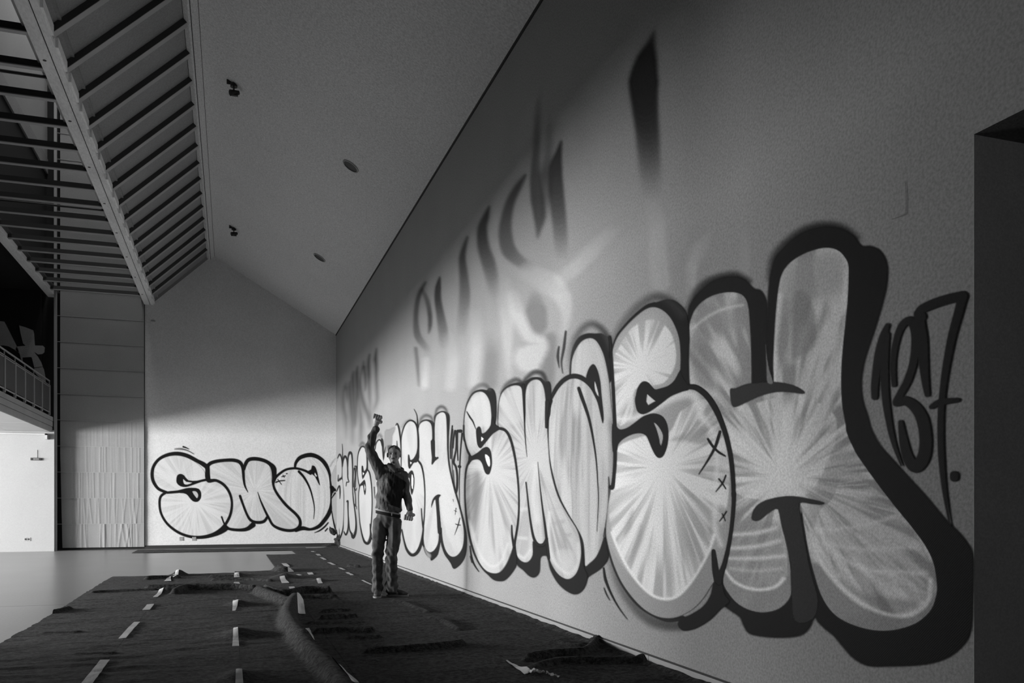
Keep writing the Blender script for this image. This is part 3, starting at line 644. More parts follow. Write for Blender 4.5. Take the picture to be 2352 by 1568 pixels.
Sf = [P(Sfill, .26, 1, 1.5), P(Sfill, .38, .9, 30, True),
  BU(sc, B_((430,150),(640,60),(800,40),(860,-60),(900,-120),(1060,-200),(1180,-80),(1230,150),(1240,400),(1210,640),(1130,800),(1060,960),(1000,1070),(940,1150),(870,1215),(790,1240),(700,1225),(620,1160),(540,1060),(480,960),(430,850),(390,740),(370,600),(400,350)), 9, 95, seed=3, alpha=.85, ys=.62),
  BU((1280 + 610/3.136, 640 + 640/3.136), A_((400,620),(440,500),(540,350),(690,290),(800,360),(850,480),(850,620),(780,740),(690,770),(560,800),(540,980),(430,1040)), 7, 75, seed=6, alpha=.7),
  P(B_((380,870),(440,960),(520,1060),(620,1165),(720,1228),(800,1240),(880,1210),(960,1120),(1040,1010),(1110,900),(1130,1050),(1000,1320),(740,1390),(500,1230)), .28, .95, 3, True),
  S(Bs((392,760,7),(430,860,8),(485,975,8),(545,1070,8),(620,1160,8),(700,1220,9),(790,1240,9),(870,1215,9),(950,1135,9),(1020,1030,8),(1090,900,8),(1130,780,12)), WHT, .85, 3.5, True),
  S(As((430,1010,14),(560,1000,14),(700,930,20),(850,850,26),(980,840,30),(1040,1000,22)), WHT, .75, 10, True),
  S(As((1040,1000,10),(1120,1100,10),(1150,1300,12),(1140,1500,14)), WHT, .6, 8, True), S(Bs((1150,500,14),(1130,700,16),(1180,850,12)), WHT, .6, 8, True),
  P(A_((820,1160),(930,1110),(1060,1060),(1080,1130),(1060,1190),(920,1170)), .26, .6, 7, True), P(B_((1090,700),(1050,640),(1000,560),(1070,620),(1120,690),(1100,780)), .26, .5, 8, True),
  P(B_((545,600),(530,720),(480,780),(500,690)), .24, .55, 8, True), P(B_((600,700),(610,800),(560,900),(530,980),(560,850)), .28, .5, 8, True)]
Sd = [P(A_((560,880),(566,840),(578,790),(600,752),(628,738),(662,752),(700,795),(740,790),(800,770),(845,730),(885,660),(900,700),(950,790),(900,812),(820,845),(760,890),(700,935),(650,965),(610,975),(575,950)), BLK, 1, 1.5, sm=3), P(A_((648,832),(682,862),(705,880),(655,908),(643,885)), .62, 1, 1, sm=1),
  P(A_((395,1050),(425,1062),(450,1085),(500,1075),(560,1035),(620,990),(690,970),(750,985),(785,1030),(800,1100),(795,1190),(770,1265),(740,1290),(710,1275),(680,1220),(660,1170),(640,1130),(600,1112),(540,1120),(480,1150),(440,1190),(430,1235),(398,1240)), BLK, 1, 1.5, sm=3), P(A_((697,1037),(725,1060),(755,1110),(760,1150),(745,1200),(735,1150),(715,1080)), .42, 1, 1, sm=2),
  S(As((860,800,16),(920,785,16),(980,778,18),(1040,810,20),(1090,860,20),(1140,940,20),(1185,1040,18),(1220,1150,17),(1248,1280,16),(1264,1420,15),(1270,1560,14)), BLK, 1, 1.6),
  S(Bs((1270,480,15),(1270,550,14),(1257,700,13),(1235,850,13),(1205,980,16),(1178,1060,20),(1165,1120,22)), BLK, 1, 1.6),
  S(Bs((1125,895,14),(1132,960,20),(1140,1030,24),(1155,1100,28)), BLK, 1, 1.6),
  S(As((376,420,10),(388,540,10),(400,750,12),(410,950,12),(415,1120,14),(416,1300,13),(408,1420,12),(398,1500,14),(385,1500,14)), BLK, 1, 1.5),
  S(Bs((1172,35,10),(1150,110,11),(1130,160,10),(1085,240,7),(1020,340,3)), BLK, 1, 1.3), S(Bs((1085,88,8),(1120,140,9),(1160,180,8),(1210,210,5)), BLK, 1, 1.3),
  S(Bs((1214,350,5),(1190,405,6),(1142,466,3)), BLK, 1, 1.2), S(Bs((1164,375,5),(1188,405,5),(1213,445,4)), BLK, 1, 1.2), S(Bs((1218,610,5),(1195,645,5),(1168,680,3)), BLK, 1, 1.2), S(Bs((1188,625,3),(1198,645,4),(1210,676,3)), BLK, 1, 1.2),
  S(Bs((332,1015,5),(345,1100,9),(385,1200,6),(440,1300,4),(502,1385,2)), BLK, 1, 1.3), S(Bs((335,1160,3),(352,1205,4),(376,1248,2)), BLK, 1, 1.2)]
piece(near, 'round nearest letter S with three crosses beside H', Sblk, Sf, Sd, RW, 1.8)
# M
Mfill = F_((325,450),(322,380),(327,290),(347,230),(385,195),(435,182),(468,198),(477,260),(482,350),(490,420),(494,350),(495,250),(510,180),(545,148),(585,150),(610,190),(622,260),(630,380),(640,560),(655,720),(700,890),(770,1020),(830,1120),(852,1230),(845,1320),(820,1390),(775,1425),(725,1410),(680,1360),(650,1290),(640,1200),(630,1180),(600,1205),(555,1185),(540,1190),(540,1270),(510,1315),(470,1310),(440,1270),(430,1200),(440,1100),(450,980),(450,850),(435,700),(420,580),(380,490))
Mblk = [P(F_((318,450),(315,370),(322,290),(342,220),(385,180),(435,165),(475,160),(500,150),(540,130),(590,132),(618,155),(650,160),(660,220),(655,300),(640,400),(500,500),(340,480)), BLK, 1, 2),
  S(Fs((340,230,8,.5),(370,180,12,.55),(430,145,14,.6),(475,160,10,.8),(505,130,12,.7),(550,97,14,.75),(600,105,13,.8),(625,150,10,.8)), .03, .95, 5),
  P(F_((435,1250),(438,1330),(480,1370),(520,1408),(555,1415),(585,1380),(592,1290),(628,1278),(640,1310),(655,1370),(700,1450),(760,1505),(820,1525),(870,1490),(895,1410),(870,1340),(862,1250),(830,1200),(640,1150),(540,1100)), BLK, 1, 2.5)]
Mf = [P(Mfill, .24, 1, 1.5), BU((1030+560/2.8, 820+640/2.8), None, 13, 60, seed=9, alpha=.75, tone=.43), BU((1030+560/2.8, 820+640/2.8), None, 30, 20, seed=11, alpha=.4, tone=.43),
  P(F_((345,300),(380,220),(440,200),(465,260),(470,400),(420,430),(350,430)), .42, .5, 8, True), S(Fs((560,700,20),(545,900,18),(570,1050,14)), .48, .8, 10, True), S(Fs((650,1000,10),(640,1150,12),(665,1280,12),(720,1360,10),(780,1390,10),(830,1330,8),(835,1200,8)), .48, .75, 5, True),
  P(F_((665,1060),(745,1045),(740,1070),(690,1080)), .25, .6, 4, True), P(F_((720,1140),(790,1130),(780,1155)), .25, .6, 4, True), P(F_((660,980),(710,955),(720,975)), .3, .5, 4, True), P(F_((700,1240),(800,1250),(810,1320),(760,1370),(700,1310)), .42, .5, 6, True),
  S(Fs((450,980,10),(500,975,10)), .48, .6, 5, True), S(Fs((450,1160,8),(500,1165,10)), .48, .6, 4, True), S(Fs((450,1270,8),(490,1290,8),(525,1240,8)), .48, .7, 4, True)]
Md = [S(Fs((482,180,9),(486,260,8),(489,350,6),(490,430,4),(494,520,3),(505,640,1)), BLK, 1, 1.3), S(Fs((499,805,4),(507,880,4),(518,980,5),(530,1070,6),(548,1160,8),(575,1205,10),(610,1205,10),(632,1170,9)), BLK, 1, 1.3),
  S(Fs((575,675,1),(582,760,2),(592,860,3.5),(605,970,5),(622,1090,7),(635,1200,9),(645,1290,9)), BLK, 1, 1.3), S(Fs((636,290,14),(630,380,9),(630,450,8)), BLK, 1, 1.4)]
piece(near, 'letter M of the nearest lettering', Mblk, Mf, Md, RW, 1.5)
# first S of the near word
S1fill = F_((105,530),(102,450),(107,370),(125,300),(160,240),(205,222),(240,240),(265,290),(275,370),(278,440),(330,465),(380,490),(415,580),(435,680),(450,800),(452,950),(442,1080),(425,1180),(400,1260),(370,1330),(330,1380),(285,1388),(235,1365),(190,1300),(155,1200),(130,1080),(115,950),(112,820),(122,720),(145,665),(148,645),(125,600))
S1blk = [P(F_((98,540),(95,450),(100,370),(118,290),(155,228),(205,208),(245,212),(260,200),(288,208),(305,260),(307,380),(298,455),(330,460),(250,520),(150,500)), BLK, 1, 1.8),
  S(Fs((125,300,8,.3),(150,225,12,.35),(190,185,14,.4),(235,180,12,.4),(265,210,8,.5)), .05, .9, 4), S(Fs((145,650,8),(116,720,8),(106,850,6),(113,1000,7),(133,1130,9),(163,1240,11),(205,1325,12),(255,1385,12),(310,1402,10)), BLK, 1, 1.8),
  P(F_((250,1390),(290,1388),(335,1378),(375,1325),(405,1250),(418,1180),(432,1220),(440,1320),(420,1370),(380,1420),(345,1440),(290,1432)), BLK, 1, 2.2)]
S1f = [P(S1fill, .25, 1, 1.4), BU((1030+265/2.8, 820+720/2.8), None, 11, 50, seed=12, alpha=.85, tone=.43), BU((1030+265/2.8, 820+720/2.8), None, 26, 30, seed=13, alpha=.4, tone=.43),
  P(F_((160,760),(200,740),(215,820),(200,1000),(170,1120),(150,960)), .13, .75, 10, True), P(F_((110,520),(110,380),(150,270),(210,235),(260,300),(268,440),(215,450),(170,600),(130,600)), .42, .8, 6, True),
  P(F_((330,700),(400,690),(405,710),(350,715)), .3, .4, 4, True), S(Fs((135,1050,5),(170,1180,8),(215,1290,8),(280,1345,8),(340,1310,8),(380,1200,6)), .48, .7, 4, True)]
S1d = [P(F_((178,490),(180,460),(198,445),(210,462),(216,490),(240,480),(270,440),(285,380),(300,430),(330,455),(300,478),(270,510),(230,560),(205,585),(186,560)), BLK, 1, 1.3, sm=3), P(F_((212,512),(226,525),(211,542)), .7, 1, .8, sm=1),
  P(F_((128,635),(150,635),(190,612),(222,585),(252,578),(273,608),(280,680),(270,735),(256,754),(235,740),(215,680),(190,657),(150,665),(130,690)), BLK, 1, 1.3, sm=3), P(F_((236,625),(262,642),(268,690),(258,702),(242,665)), .55, 1, .8, sm=2),
  S(Fs((290,478,9),(330,458,8),(370,475,8),(400,530,8),(425,630,7),(440,730,6),(451,850,5),(453,980,5),(445,1080,6),(428,1180,7),(422,1220,8)), BLK, 1, 1.4), S(Fs((145,645,8),(118,590,6),(100,510,5),(98,440,5)), BLK, 1, 1.3), S(Fs((407,1082,4),(410,1150,6),(420,1210,8)), BLK, 1, 1.3),
  S(Fs((118,350,2),(138,385,5),(158,415,4),(176,462,1.5)), BLK, 1, 1.2), S(Fs((137,1215,3),(148,1290,5),(168,1340,4),(194,1378,2)), BLK, 1, 1.2), S(Fs((138,1280,2),(150,1320,3)), BLK, 1, 1.2)]
piece(near, 'small first letter S, leftmost of the nearest lettering', S1blk, S1f, S1d, RW, 1.4)
tagn = sprayed_parts('digit', [S(Es((240,605,10),(222,650,15),(205,720,17),(194,800,16),(189,850,15),(189,890,13)), .012, 1, 2.5), S(Es((240,640,10),(230,720,16),(228,820,17),(236,920,15),(252,1020,12),(270,1090,9),(296,1162,5)), .012, 1, 2.5),
  S(Es((266,842,10),(262,760,12),(272,680,13),(295,610,15),(330,585,17),(348,620,17),(352,680,17),(342,760,16),(318,830,16),(288,885,15),(275,915,14),(310,905,18),(350,930,22),(380,980,25),(393,1060,25),(385,1130,26),(355,1168,26),(325,1140,22),(305,1070,18),(293,992,10)), .012, 1, 2.5),
  S(Es((378,570,18),(372,545,18),(420,520,20),(480,500,20),(540,487,20)), .012, 1, 2.5), S(Es((540,490,20),(525,550,18),(500,640,17),(478,750,15),(462,860,13),(453,980,13),(455,1120,13),(465,1240,10),(478,1330,7),(491,1402,4)), .012, 1, 2.5),
  S(Es((365,560,20),(378,660,23),(384,750,20),(392,830,15),(399,880,11)), .012, 1, 2.5), S(Es((416,930,10),(450,912,14),(521,903,9)), .012, 1, 2.5), S(Es((507,1203,17),(507,1212,17)), .012, 1, 2)], RW(), 1.7, near)


# ---- middle lettering
_lay[0] = 4
mid = thing_at('graffiti_lettering', 'second bubble lettering SMOSH 137 on the right wall behind the standing man', 'graffiti', 960, 1300)
h2fill = H_((303,580),(300,400),(308,300),(330,262),(370,248),(405,268),(418,320),(420,420),(424,545),(440,545),(443,400),(443,300),(452,220),(475,187),(510,174),(535,197),(543,280),(546,400),(548,500),(558,620),(582,740),(612,860),(648,980),(680,1120),(692,1220),(682,1320),(650,1382),(610,1410),(570,1400),(535,1350),(513,1270),(500,1150),(488,1050),(478,940),(455,940),(465,1080),(476,1200),(470,1290),(440,1350),(400,1372),(365,1342),(350,1280),(345,1180),(355,1050),(358,880),(352,740),(335,640))
h2b = [P(H_((296,590),(296,420),(303,300),(325,250),(370,235),(415,245),(440,262),(436,210),(470,175),(512,163),(548,175),(568,200),(570,260),(562,400),(565,560),(590,720),(625,850),(665,990),(700,1130),(718,1250),(712,1370),(690,1440),(650,1490),(605,1515),(580,1470),(560,1440),(525,1390),(500,1320),(492,1290),(470,1390),(430,1435),(408,1442),(400,1410),(370,1395),(345,1330),(340,1250),(500,1000)), BLK, 1, 1.6, sm=3),
  S(Hs((308,290,6,.5),(325,230,10,.6),(365,200,12,.6),(410,215,10,.7),(430,255,6,.6),(445,210,8,.6),(460,150,10,.65),(495,125,12,.7),(530,140,10,.7),(550,180,6,.6)), .05, .9, 4), P(H_((352,1330),(375,1400),(402,1420),(408,1395),(380,1370)), .2, .8, 3)]
h2f = [P(h2fill, .31, 1, 1.2), BU((880+470/3.732, 900+760/3.732), None, 8, 70, seed=15, alpha=.6, tone=.42), P(H_((470,700),(560,680),(620,880),(650,1000),(640,1150),(520,1100),(490,900)), .40, .6, 10, True)]
h2d = [P(H_((408,420),(442,420),(445,552),(468,555),(474,568),(445,590),(422,622),(415,610),(418,560)), BLK, 1, 1.2, sm=2), P(H_((412,990),(418,940),(438,900),(470,878),(496,885),(478,908),(482,1000),(495,1120),(502,1200),(470,1210),(462,1080),(448,920),(425,960)), BLK, 1, 1.3, sm=2), S(Hs((482,930,2),(492,1050,2),(503,1160,3)), .5, .9, 1),
  S(Hs((625,995,3),(618,1050,1.5)), BLK, 1, 1), S(Hs((610,1015,2),(630,1025,2)), BLK, 1, 1), S(Hs((658,1080,3),(640,1150,4),(612,1224,1)), BLK, 1, 1), S(Hs((620,1130,2),(640,1138,4),(662,1140,3)), BLK, 1, 1), S(Hs((600,920,2),(604,940,1)), BLK, 1, 1)]
piece(mid, 'letter H of the second lettering, right of the man', h2b, h2f, h2d, RW, 1.2)
s2fill = H_((155,480),(156,400),(165,320),(200,262),(240,248),(275,272),(292,330),(300,430),(300,590),(330,640),(348,740),(356,880),(353,1050),(345,1180),(330,1280),(300,1350),(260,1382),(215,1350),(185,1280),(165,1180),(150,1050),(145,800),(140,600))
s2f = [P(s2fill, .31, 1, 1.2), BU((880+250/3.732, 900+800/3.732), None, 8, 60, seed=16, alpha=.6, tone=.42)]
s2d = [S(Hs((150,480,4),(155,390,4),(178,300,5),(208,255,6),(240,243,6),(275,265,6),(294,320,6),(302,420,8),(300,560,8)), BLK, 1, 1.2), S(Hs((280,600,5),(300,590,7),(330,635,7),(350,740,5),(358,880,4),(354,1050,4),(346,1140,5)), BLK, 1, 1.2), S(Hs((160,300,4,.3),(190,255,5,.4),(230,232,4,.4)), .1, .8, 3),
  P(H_((213,545),(224,540),(233,582),(260,570),(285,525),(298,470),(308,560),(296,590),(258,610),(230,656),(215,635)), BLK, 1, 1.1, sm=2), P(H_((233,598),(245,605),(234,620)), .6, 1, .7, sm=1),
  P(H_((180,725),(200,718),(235,675),(255,680),(268,740),(264,820),(246,882),(234,835),(226,740),(200,725)), BLK, 1, 1.1, sm=2), P(H_((246,705),(258,740),(254,830),(244,800)), .62, 1, .7, sm=2),
  S(Hs((160,1180,5),(178,1270,6),(200,1345,9),(232,1390,11),(265,1395,12),(300,1362,13),(328,1290,11),(342,1200,7),(345,1150,5)), BLK, 1, 1.4), S(Hs((328,1000,4),(333,1080,5),(342,1160,6)), BLK, 1, 1.1), S(Hs((265,148,2),(284,185,3),(292,225,4),(297,300,7)), BLK, 1, 1.2)]
piece(mid, 'letter S of the second lettering beside the man', None, s2f, s2d, RW, 1.2)
sprayed_parts('digit', [S(Hs((592,290,5),(583,380,6),(578,470,7),(578,570,5)), BLK, 1, 1), S(Hs((597,320,3),(592,480,4),(590,600,3),(597,780,2)), BLK, 1, 1), S(Hs((600,480,3),(604,400,5),(616,332,8),(626,400,6),(622,500,6),(603,600,9),(622,640,8),(634,720,8),(632,820,9),(622,862,6),(608,790,4),(602,670,2)), BLK, 1, 1),
  S(Hs((638,335,12),(665,335,14)), BLK, 1, 1), S(Hs((636,340,6),(634,450,6),(640,585,4)), BLK, 1, 1), S(Hs((676,355,7),(664,480,5),(656,620,5),(652,800,3),(656,1000,2)), BLK, 1, 1), S(Hs((650,638,12),(656,640,12)), BLK, 1, 1)], RW(), 1, mid)
# M and O behind the man
o2 = [P(Q_((400,760),(412,640),(440,560),(480,430),(540,300),(600,215),(630,300),(650,450),(660,640),(662,900),(600,1500),(450,1700),(300,1500),(280,1000)), .34, 1, 1.2), ]
piece(mid, 'letter O of the second lettering, mostly behind the head', None, o2, [S(Qs((585,235,6),(602,212,8),(625,270,10),(640,360,10),(655,500,8),(662,700,6),(660,900,5)), BLK, 1, 1.2), S(Qs((600,475,4),(602,560,8)), BLK, 1, 1), P(Q_((420,335),(480,305),(572,265),(555,340),(528,400),(520,540),(470,600),(420,640)), .22, .8, 3, sm=2), P(Q_((455,545),(490,535),(520,545),(500,600),(460,600)), .03, .8, 3)], RW, 1)
m2 = [P(Q_((270,620),(275,540),(300,480),(332,460),(362,480),(378,560),(388,700),(395,800),(400,1500),(290,1500),(280,900)), .34, 1, 1.2)]
piece(mid, 'letter M of the second lettering behind the raised arm', None, m2, [S(Qs((270,600,6),(284,520,7),(305,475,8),(332,455,9),(360,475,9),(378,540,9)), BLK, 1, 1.2), S(Qs((300,420,10,.4),(335,380,18,.5),(362,410,12,.6)), .08, .9, 4), P(Q_((360,440),(385,445),(398,520),(400,640),(415,600),(430,560),(412,680),(398,760),(385,700),(375,560)), BLK, 1, 1.4, sm=2)], RW, 1)
s3fill = I_((412,560),(415,440),(442,368),(466,338),(494,352),(514,420),(520,520),(525,600),(553,640),(568,740),(577,870),(578,1000),(572,1150),(560,1300),(540,1400),(510,1438),(480,1405),(450,1290),(432,1150),(426,950),(428,830),(428,770),(415,700))
piece(mid, 'first letter S of the second lettering, left of the man', None, [P(s3fill, .32, 1, 1.1), BU((740+500/5.06, 960+800/5.06), None, 6, 40, seed=17, alpha=.5, tone=.4)],
 [S(Is((436,795,5),(418,720,5),(409,600,4),(414,440,5),(440,352,7),(468,328,8),(500,345,7),(518,420,6),(523,540,7),(518,600,8)), BLK, 1, 1), P(I_((458,560),(475,558),(486,618),(510,590),(524,560),(530,600),(498,660),(470,708),(460,640)), BLK, 1, 1, sm=2), P(I_((472,630),(488,640),(474,665)), .6, 1, .6, sm=1), S(Is((500,620,6),(525,602,7),(550,640,6),(567,740,5),(577,860,4),(580,1000,4),(574,1150,4),(562,1280,5)), BLK, 1, 1),
  P(I_((428,785),(470,735),(495,718),(508,790),(506,860),(495,892),(484,850),(474,780),(440,792)), BLK, 1, 1, sm=2), P(I_((490,770),(500,800),(494,840)), .6, 1, .6, sm=1), S(Is((436,795,5),(424,880,4),(424,1000,4),(434,1180,5),(450,1290,7),(470,1380,9),(495,1440,13),(530,1455,15),(556,1410,14),(566,1340,6)), BLK, 1, 1.2), S(Is((556,1230,4),(560,1300,6),(566,1360,8)), BLK, 1, 1), S(Is((604,800,4),(607,860,4),(612,930,2)), BLK, 1, 1), S(Is((440,320,14,.5),(468,290,20,.5),(496,320,12,.5)), .1, .9, 3), S(Is((570,1390,7),(600,1425,9)), BLK, .9, 1.2)], RW, .9)
# ---- lettering that starts on the far wall and turns the corner
far = thing_at('graffiti_lettering', 'bubble letters SMO across the far wall that turn the corner as SH', 'graffiti', 560, 1230)
fo = [P(J_((1300,600),(1340,550),(1400,510),(1480,498),(1487,470),(1510,425),(1560,395),(1630,387),(1700,412),(1752,470),(1787,560),(1800,680),(1800,800),(1780,880),(1740,950),(1690,1010),(1620,1035),(1540,1020),(1530,960),(1480,890),(1390,810),(1320,710),(1290,640)), .48, 1, 1), ME(300+1560/3.92, 950+760/3.92, 95, .16, alpha=.7, seed=6, tone=.66), ME(300+1560/3.92, 950+760/3.92, 95, .4, alpha=.5, seed=2, tone=.66)]
fod = [S(Js((1283,615,12),(1305,575,11),(1340,540,11),(1400,502,10),(1480,490,10),(1560,508,10),(1620,538,12)), BLK, 1, 1), P(J_((1590,520),(1625,500),(1632,468),(1655,470),(1675,505),(1690,570),(1705,642),(1690,625),(1660,565),(1620,535)), BLK, 1, 1, sm=2), P(J_((1660,530),(1678,560),(1668,566),(1655,545)), .6, 1, .7, sm=1),
  S(Js((1480,485,9),(1488,440,13),(1530,392,17),(1620,370,19),(1700,398,17),(1758,460,17),(1793,550,10),(1805,680,9),(1806,800,10),(1792,880,18),(1755,945,18),(1695,1012,16),(1620,1040,11),(1550,1030,18),(1490,1048,16)), BLK, 1, 1.2), S(Js((1515,520,11),(1560,570,10),(1605,650,8),(1635,740,6),(1655,850,4),(1648,945,2)), BLK, 1, 1), S(Js((1800,660,8),(1830,700,18),(1868,692,18)), BLK, 1, 1.1),
  S(Js((1308,616,6),(1345,604,5),(1388,600,4)), BLK, 1, 1), S(Js((1326,592,4),(1358,635,3)), BLK, 1, 1), S(Js((1362,566,4),(1392,558,4)), BLK, 1, 1), S(Js((1372,552,3),(1384,572,3)), BLK, 1, 1), S(Js((1402,540,4),(1410,538,4)), BLK, 1, 1),
  S(Js((1655,1070,2),(1700,1052,6),(1745,1018,7),(1778,980,5)), BLK, 1, 1), S(Js((1752,1055,5),(1772,1032,5)), BLK, 1, 1)]
fm = [P(J_((715,600),(703,500),(722,462),(790,442),(900,433),(970,447),(997,480),(1007,560),(1020,640),(1028,560),(1036,480),(1062,432),(1130,422),(1210,437),(1250,470),(1262,540),(1277,640),(1320,730),(1400,830),(1480,900),(1517,960),(1505,1015),(1450,1042),(1370,1032),(1290,995),(1245,940),(1225,935),(1185,965),(1120,968),(1075,945),(1068,1000),(1020,1030),(940,1038),(880,1028),(855,1010),(900,900),(910,780),(880,690),(820,620)), .48, 1, 1), BU((300+1120/3.92, 950+690/3.92), None, 12, 22, seed=21, alpha=.7, tone=.66), BU((300+1120/3.92, 950+690/3.92), None, 34, 10, seed=22, alpha=.5, tone=.46)]
fmd = [S(Js((705,590,14),(696,500,14),(705,455,16),(760,430,15),(850,418,14),(930,418,15),(985,438,15),(1010,490,13),(1018,580,11),(1030,650,8),(1057,706,2)), BLK, 1, 1.1), S(Js((1022,500,10),(1035,450,16),(1065,412,16),(1130,405,16),(1205,422,15),(1255,452,16),(1285,490,24),(1292,560,20),(1285,640,10),(1320,720,11),(1400,822,12),(1488,903,12),(1525,960,12),(1517,1020,15),(1455,1050,13),(1365,1042,13),(1285,1005,11),(1245,940,11),(1205,860,9),(1168,775,6),(1145,705,2)), BLK, 1, 1.1),
  S(Js((985,740,11),(1010,810,10),(1045,900,10),(1082,958,12),(1140,978,13),(1200,968,13),(1232,925,10)), BLK, 1, 1.1), S(Js((850,1005,12),(890,1036,12),(980,1046,13),(1050,1036,17),(1100,1000,24)), BLK, 1, 1.2), S(Js((1290,500,22),(1292,590,16)), BLK, 1, 1.2)]
fs = [P(J_((205,560),(213,480),(258,422),(330,387),(420,377),(510,397),(590,442),(650,500),(677,550),(690,595),(770,600),(835,632),(882,690),(906,780),(900,870),(868,950),(810,1030),(730,1082),(640,1107),(550,1102),(450,1072),(360,1012),(300,930),(270,840),(272,770),(300,720),(302,695),(250,670),(215,620)), .48, 1, 1), BU((300+580/3.92, 950+790/3.92), None, 12, 26, seed=23, alpha=.7, tone=.66), BU((300+440/3.92, 950+560/3.92), None, 26, 16, seed=24, alpha=.4, tone=.66)]
fsd = [S(Js((320,706,12),(250,675,13),(205,610,15),(193,540,15),(208,470,14),(255,408,13),(330,370,15),(420,358,17),(510,378,17),(600,425,16),(655,455,20),(690,490,20),(690,560,20),(705,602,18),(770,600,12),(840,640,12),(890,710,11),(912,800,10),(900,900,11),(860,985,12),(800,1050,14),(720,1095,16),(620,1112,14),(520,1102,12),(420,1062,12),(330,990,11),(275,900,10),(260,810,11),(270,745,11),(315,708,13)), BLK, 1, 1.1),
  P(J_((412,600),(420,555),(450,541),(482,555),(520,598),(600,602),(670,585),(700,600),(640,612),(570,637),(500,658),(450,652),(420,628)), BLK, 1, 1, sm=2), P(J_((475,588),(500,612),(552,620),(510,636),(480,628)), .55, 1, .7, sm=2),
  P(J_((320,700),(420,690),(500,670),(560,666),(612,675),(634,710),(632,760),(602,792),(560,786),(528,752),(500,722),(440,712),(330,720)), BLK, 1, 1, sm=2), P(J_((556,700),(590,700),(608,730),(600,758),(584,745)), .45, 1, .7, sm=2), S(Js((820,928,7),(835,970,7),(850,1010,6)), BLK, 1, 1), P(J_((640,1122),(760,1090),(845,1015),(880,1040),(820,1080),(740,1108)), BLK, 1, 1.2, sm=2),
  S(Js((398,318,6,.5),(450,316,9,.6),(510,330,4,.9),(568,362,2,1)), BLK, .9, 1.4), S(Js((473,297,7),(500,306,5),(525,318,2)), BLK, 1, 1)]
fsr = [P(J_((1805,560),(1830,500),(1852,470),(1856,700),(1840,690),(1812,640)), .45, 1, 1, sm=2), P(J_((1812,740),(1856,705),(1856,960),(1835,1000),(1820,900)), .45, 1, 1, sm=2)]
piece(far, 'letter O on the far wall', None, fo, fod, FW, 1.0)
piece(far, 'letter M on the far wall', None, fm, fmd, FW, 1.0)
piece(far, 'letter S, leftmost on the far wall', None, fs, fsd, FW, 1.0)
piece(far, 'pale left half of the letter folded into the corner', None, fsr, [S(Is((92,560,6,.5),(120,510,6,.5),(150,470,6,.3)), .15, .8, 2), S(Is((110,1080,5),(125,1170,7),(145,1260,9),(158,1310,5)), BLK, 1, 1), S(Is((118,800,14),(150,835,12),(162,830,10)), BLK, 1, 1), S(Is((150,870,8),(110,930,4)), BLK, 1, 1)], FW, .9)
_lay[0] = 4
c1 = [P(I_((164,560),(178,490),(205,440),(225,480),(232,580),(228,690),(238,720),(250,800),(254,950),(252,1100),(246,1250),(225,1350),(197,1397),(180,1370),(166,1290),(164,900)), .31, 1, 1)]
piece(far, 'letter S in the corner on the right wall', None, c1, [S(Is((178,465,5,.6),(203,420,8),(226,470,6),(235,580,5),(232,680,6),(205,705,7),(186,730,6),(188,660,3)), BLK, 1, 1), S(Is((205,720,4),(236,705,6),(248,790,4),(254,950,4),(252,1120,4),(244,1260,5),(226,1345,7),(198,1402,10),(180,1372,7),(166,1300,5)), BLK, 1, 1), S(Is((168,850,4),(190,800,7),(203,790,7),(208,860,7),(206,935,3)), BLK, 1, 1), S(Is((232,300,2),(236,360,4),(236,460,5),(236,700,4)), BLK, .9, 1)], RW, .9)
c2 = [P(I_((238,700),(240,540),(262,472),(290,500),(296,640),(305,640),(303,470),(325,420),(345,450),(350,600),(350,800),(362,950),(382,1100),(390,1220),(378,1310),(345,1340),(322,1300),(310,1180),(300,980),(300,1280),(275,1348),(255,1310),(252,1200),(256,900)), .31, 1, 1)]
piece(far, 'narrow letter H beside the corner on the right wall', None, c2, [S(Is((236,560,4),(245,480,8),(264,445,13),(285,470,8),(294,560,5),(298,690,6),(310,740,5),(285,745,5),(278,790,3)), BLK, 1, 1), S(Is((298,560,4),(303,450,7),(322,400,14),(345,430,8),(353,600,5),(352,800,4),(362,950,5),(382,1090,6),(394,1220,8),(388,1320,12),(360,1385,16),(340,1340,10),(318,1290,6),(306,1150,4)), BLK, 1, 1.1), S(Is((285,970,5),(298,965,9),(300,1050,6),(304,1200,5),(298,1300,8),(275,1355,9),(254,1320,5)), BLK, 1, 1)], RW, .9)
sprayed_parts('digit', [S(Is((368,580,4),(362,700,3),(362,800,3)), BLK, 1, .9), S(Is((372,600,4),(380,580,6),(382,680,4),(372,790,6),(385,900,4),(388,1020,5),(378,1000,3)), BLK, 1, .9), S(Is((378,560,6),(398,565,8),(392,640,4),(385,800,4)), BLK, 1, .9), S(Is((375,810,4),(390,840,4),(398,815,4)), BLK, 1, .9), S(Is((398,1025,3),(400,1055,3)), BLK, 1, .9)], RW(), .9, far)
sprayed('wall_mark', [S(Es((312,28,1.5),(316,90,2.2),(315,150,2.4),(300,166,1.6),(258,180,1.2)), .10, .55, 1.2)], RW(), 1.2, near)['label'] = 'thin dark hooked line high above the 137'
